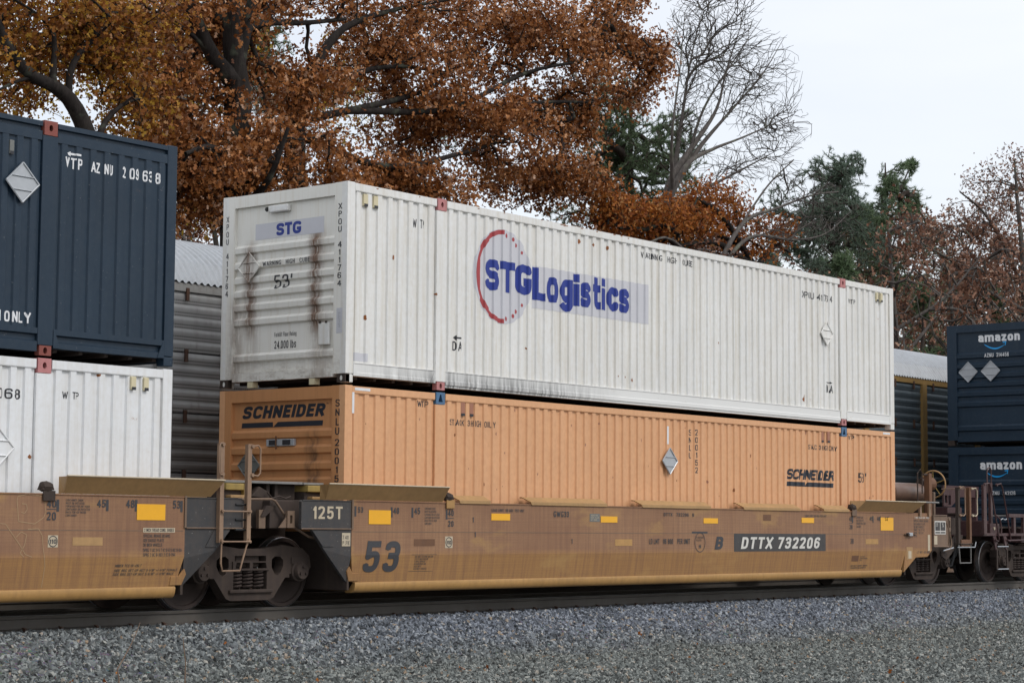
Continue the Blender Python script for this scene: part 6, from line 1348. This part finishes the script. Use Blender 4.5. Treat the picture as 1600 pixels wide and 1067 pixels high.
tree('oak_tree', 'sparse brown leaved oak at the right edge above the navy containers', G(1600, 430, 12.5),
     [trunk(1602, 500, 12.5, 0.32, 0.22), PL(12.5, (1602, 500, 0.140), (1598, 400, 0.112), (1590, 320, 0.070), (1585, 250, 0.035)), PL(12.5, (1600, 450, 0.098), (1570, 385, 0.070), (1535, 330, 0.049), (1500, 300, 0.028)), PL(12.5, (1602, 490, 0.091), (1545, 455, 0.063), (1490, 410, 0.042), (1440, 380, 0.025)),
      PL(12.5, (1602, 495, 0.084), (1550, 480, 0.056), (1480, 460, 0.042), (1420, 440, 0.025)), PL(12.5, (1600, 420, 0.084), (1630, 340, 0.056), (1640, 270, 0.035)), PL(12.5, (1560, 470, 0.049), (1520, 400, 0.035), (1480, 350, 0.021))],
     [(1580, 290, 12.5, 75, 60, 2.2, 1.6), (1520, 360, 12.5, 80, 60, 2.2, 1.8), (1470, 400, 12.5, 70, 50, 2.0, 1.2), (1550, 450, 12.5, 90, 60, 2.2, 1.5), (1640, 350, 12.5, 80, 90, 2.4, 1.2), (1420, 370, 12.5, 55, 40, 1.6, 0.7), (1440, 480, 12.3, 60, 45, 1.8, 0.8)],
     3000, M['brownleaf'], 4, 0.16, (0.09, 0.15), 41, M['greybark'], bias=1.1, tip=0.005)

# undergrowth and the wood behind: each kind is built once, then copied with all its parts
def copy_tree(src, label, loc, rz, sc):
    c = src.copy(); COL.objects.link(c); c.location = loc; c.rotation_euler = (0, 0, rz); c.scale = (sc, sc, sc*random.uniform(0.9, 1.1)); c['label'] = label
    for ch in list(src.children):
        d = ch.copy(); COL.objects.link(d); d.parent = c
    return c
def free_tree(kind, label, loc, h, rad, nt_, leafm, per, seed, barkm, group, needle=None, z0=0.35, tip=0.009, spread=0.25, size=(0.12, 0.18)):
    root = thing(kind, label, 'tree', loc, group); T = Tree(seed); rg = T.rng; x, y, z = loc
    T.limb([(x, y, z, 0.018*h), (x+rg.normal(0, 0.2), y, z+h*0.5, 0.011*h), (x+rg.normal(0, 0.3), y, z+h*0.95, 0.004*h)])
    for i in range(7):
        a = rg.uniform(0, 6.28); zz = z+h*rg.uniform(z0, 0.7); T.limb([(x, y, zz, 0.006*h), (x+math.cos(a)*rad*0.4, y+math.sin(a)*rad*0.4, zz+h*0.10, 0.004*h), (x+math.cos(a)*rad*0.8, y+math.sin(a)*rad*0.8, zz+h*0.22, 0.002*h)])
    P_ = []
    while len(P_) < nt_:
        t = rg.uniform(z0, 1.0); w = rad*(math.sin(math.pi*min(1, (t-z0)/(1-z0)*0.85+0.12)) if not needle else (1.08-t)/(1.08-z0)); a = rg.uniform(0, 6.28); r_ = w*rg.uniform(0.15, 1)**0.6
        if mnoise.noise(Vector((math.cos(a)*r_*0.8, math.sin(a)*r_*0.8, t*h*0.5+seed))) > -0.12: P_.append((x+math.cos(a)*r_, y+math.sin(a)*r_, z+t*h))
    T.grow(P_, 0.4, 0.1); T.mesh('trunk', barkm, root, tip)
    tp = np.array(T.tips)
    if needle: V, F, q = needles(T.P[tp], T.D[tp], needle[0], needle[1], needle[2], rg)
    elif per: V, F, q = leaves(T.P[tp], per, spread, size, rg)
    if needle or per: fast_mesh('crown', V, F, leafm, root, q)['kind'] = 'stuff'
    return root
GB = 'trees of the wood behind the train'
srcs = [free_tree('pine_tree', 'dark green pine in the wood, behind the forked oak', (34, 34, 0), 11.5, 3.2, 800, M['needle'], 0, 51, M['pinebark'], GB, (20, 0.22, 0.035), 0.12),
        free_tree('oak_tree', 'brown leaved tree in the wood, behind the gap between the stacks', (26, 27, 0), 10, 3.4, 650, M['brownleaf'], 9, 53, M['greybark'], GB, None, 0.18),
        free_tree('bare_tree', 'leafless grey tree in the wood, behind the amber oak', (20, 24, 0), 12, 3.2, 600, None, 0, 55, M['greybark'], GB, None, 0.3)]
kinds = ['dark green pine', 'brown leaved tree', 'leafless grey tree']
rw = random.Random(4)
ZN = [(20, 'behind the diamond placard of the navy container'), (140, 'behind the numbers of the navy container'), (235, 'behind the right edge of the navy container'), (310, 'behind the gap above the grey autorack roof'), (430, 'behind the ribbed end of the white container'),
      (540, 'behind the near corner of the white container'), (640, 'behind the first bay of the white container'), (760, 'behind the red ring logo'), (880, 'behind the blue lettering of the logo'), (990, 'behind the bare tree foot'), (1090, 'behind the low orange oak'),
      (1190, 'left of the two tall pines'), (1290, 'behind the left tall pine'), (1360, 'behind the two spired pine'), (1430, 'behind the gap left of the navy stack'), (1500, 'behind the left edge of the navy stack'), (1570, 'behind the word on the navy stack'), (1650, 'beyond the right edge of the navy stack')]
for row, Yw in enumerate((25, 37)):
    for i, (u, where) in enumerate(ZN):
        if row and i % 3 == 1 and u < 1150: continue
        p = A_(u+rw.uniform(-25, 25), 800, Yw+rw.uniform(-3, 3)); ki = rw.choice([0, 1, 1, 1, 2]) if u < 1150 else rw.choice([0, 0, 1]); dist = np.linalg.norm(p-CP)
        topv = (rw.uniform(290, 380) if u < 1200 else (rw.uniform(330, 400) if u < 1420 else rw.uniform(360, 430))); sc = (836-topv)*dist/FPX/(11.5, 10, 12)[ki]
        copy_tree(srcs[ki], '%s %s, %s row' % (kinds[ki], where, 'nearer' if row == 0 else 'farther'), (p[0], p[1], 0.0), rw.uniform(0, 6.28), sc)
bush = free_tree('shrub', 'twiggy brown shrub behind the grey autorack roof, in the gap between the stacks', (6.9, 10.4, -0.6), 6.8, 2.0, 420, M['brownleaf'], 3, 61, M['greybark'], 'shrubs along the far side of the tracks', None, 0.15, 0.007, 0.22, (0.08, 0.13)); bush['category'] = 'shrub'
bush2 = free_tree('shrub', 'rusty leaved shrub behind the grey autorack roof, right of the gap', (8.6, 11.0, -0.6), 6.8, 2.1, 420, M['rustleaf'], 12, 63, M['darkbark'], 'shrubs along the far side of the tracks', None, 0.12, 0.007, 0.22, (0.10, 0.15)); bush2['category'] = 'shrub'
bush3 = free_tree('shrub', 'low green pine shrub behind the autorack roofs', (5.4, 11.5, -0.6), 6.4, 1.8, 420, M['needle'], 0, 65, M['pinebark'], 'shrubs along the far side of the tracks', (18, 0.18, 0.025), 0.08); bush3['category'] = 'shrub'
zc_ = {}
for i in range(15):
    x_ = 11+i*2.7+rw.uniform(-0.8, 0.8); k_ = i % 3 if i < 7 else (0, 0, 2)[i % 3]; src = (bush, bush2, bush3)[k_]; nm = ('twiggy brown shrub', 'rusty leaved shrub', 'low green pine shrub')[k_]
    d_ = 'behind the white container top' if x_ < 34.5 else ('in the gap left of the navy stack' if x_ < 41 else 'behind the right navy stack')
    q_ = 'left ' if x_ < 22 else ('right ' if x_ < 34.5 else '')
    zc_[(nm, d_)] = zc_.get((nm, d_), 0)+1; o_n = ('first', 'second', 'third', 'fourth', 'fifth', 'sixth')[zc_[(nm, d_)]-1]
    copy_tree(src, '%s %s, %s from left' % (nm, d_, o_n), (x_, rw.uniform(10.5, 13.5), -0.6), rw.uniform(0, 6.28), rw.uniform(1.0, 1.2)*(1.0+0.016*(x_-10)))

# ------------------------------------------------------------------ small things on the ballast
def stem(label, pts):
    o = MB().tube(pts, [0.0095-0.0055*i/(len(pts)-1) for i in range(len(pts))], 5).build('dry_stem', M['dusty'], None); tag(o, label, 'dry stem')
def gp(u, v, z=-0.70):
    d = _f*FPX + CR*(u-800) + CU*(533.5-v); t = (z-CP[2])/d[2]; return CP+t*d
p = gp(184, 1090); q = lambda u, v: tuple(A_(u, v, p[1]))
stem('thin bent dry stem left of the straight one, on the ballast', [tuple(p), q(186, 1060), q(183, 1045), q(192, 1030), q(203, 1010), q(213, 988), q(219, 972)])
p = gp(289, 1090)
stem('thin straight dry stem on the ballast below the left well car', [tuple(p), q(289, 1060), q(290, 1035), q(287, 1010), q(286, 995)])
r6 = np.random.default_rng(6); pts = []
for i in range(70):
    pp = gp(r6.uniform(0, 1600), r6.uniform(985, 1067), -0.55)
    if -9 < pp[1] < -0.5: pts.append((pp[0], pp[1], float(np.interp(pp[1], [a for a, b in prof], [b for a, b in prof]))+0.035))
V, F, q = leaves(pts, 1, 0.01, (0.06, 0.10), r6, 0.0)
tag(fast_mesh('fallen_leaves', V, F, M['orangeleaf'], None, q), 'few orange fallen leaves scattered over the ballast', kind='stuff')
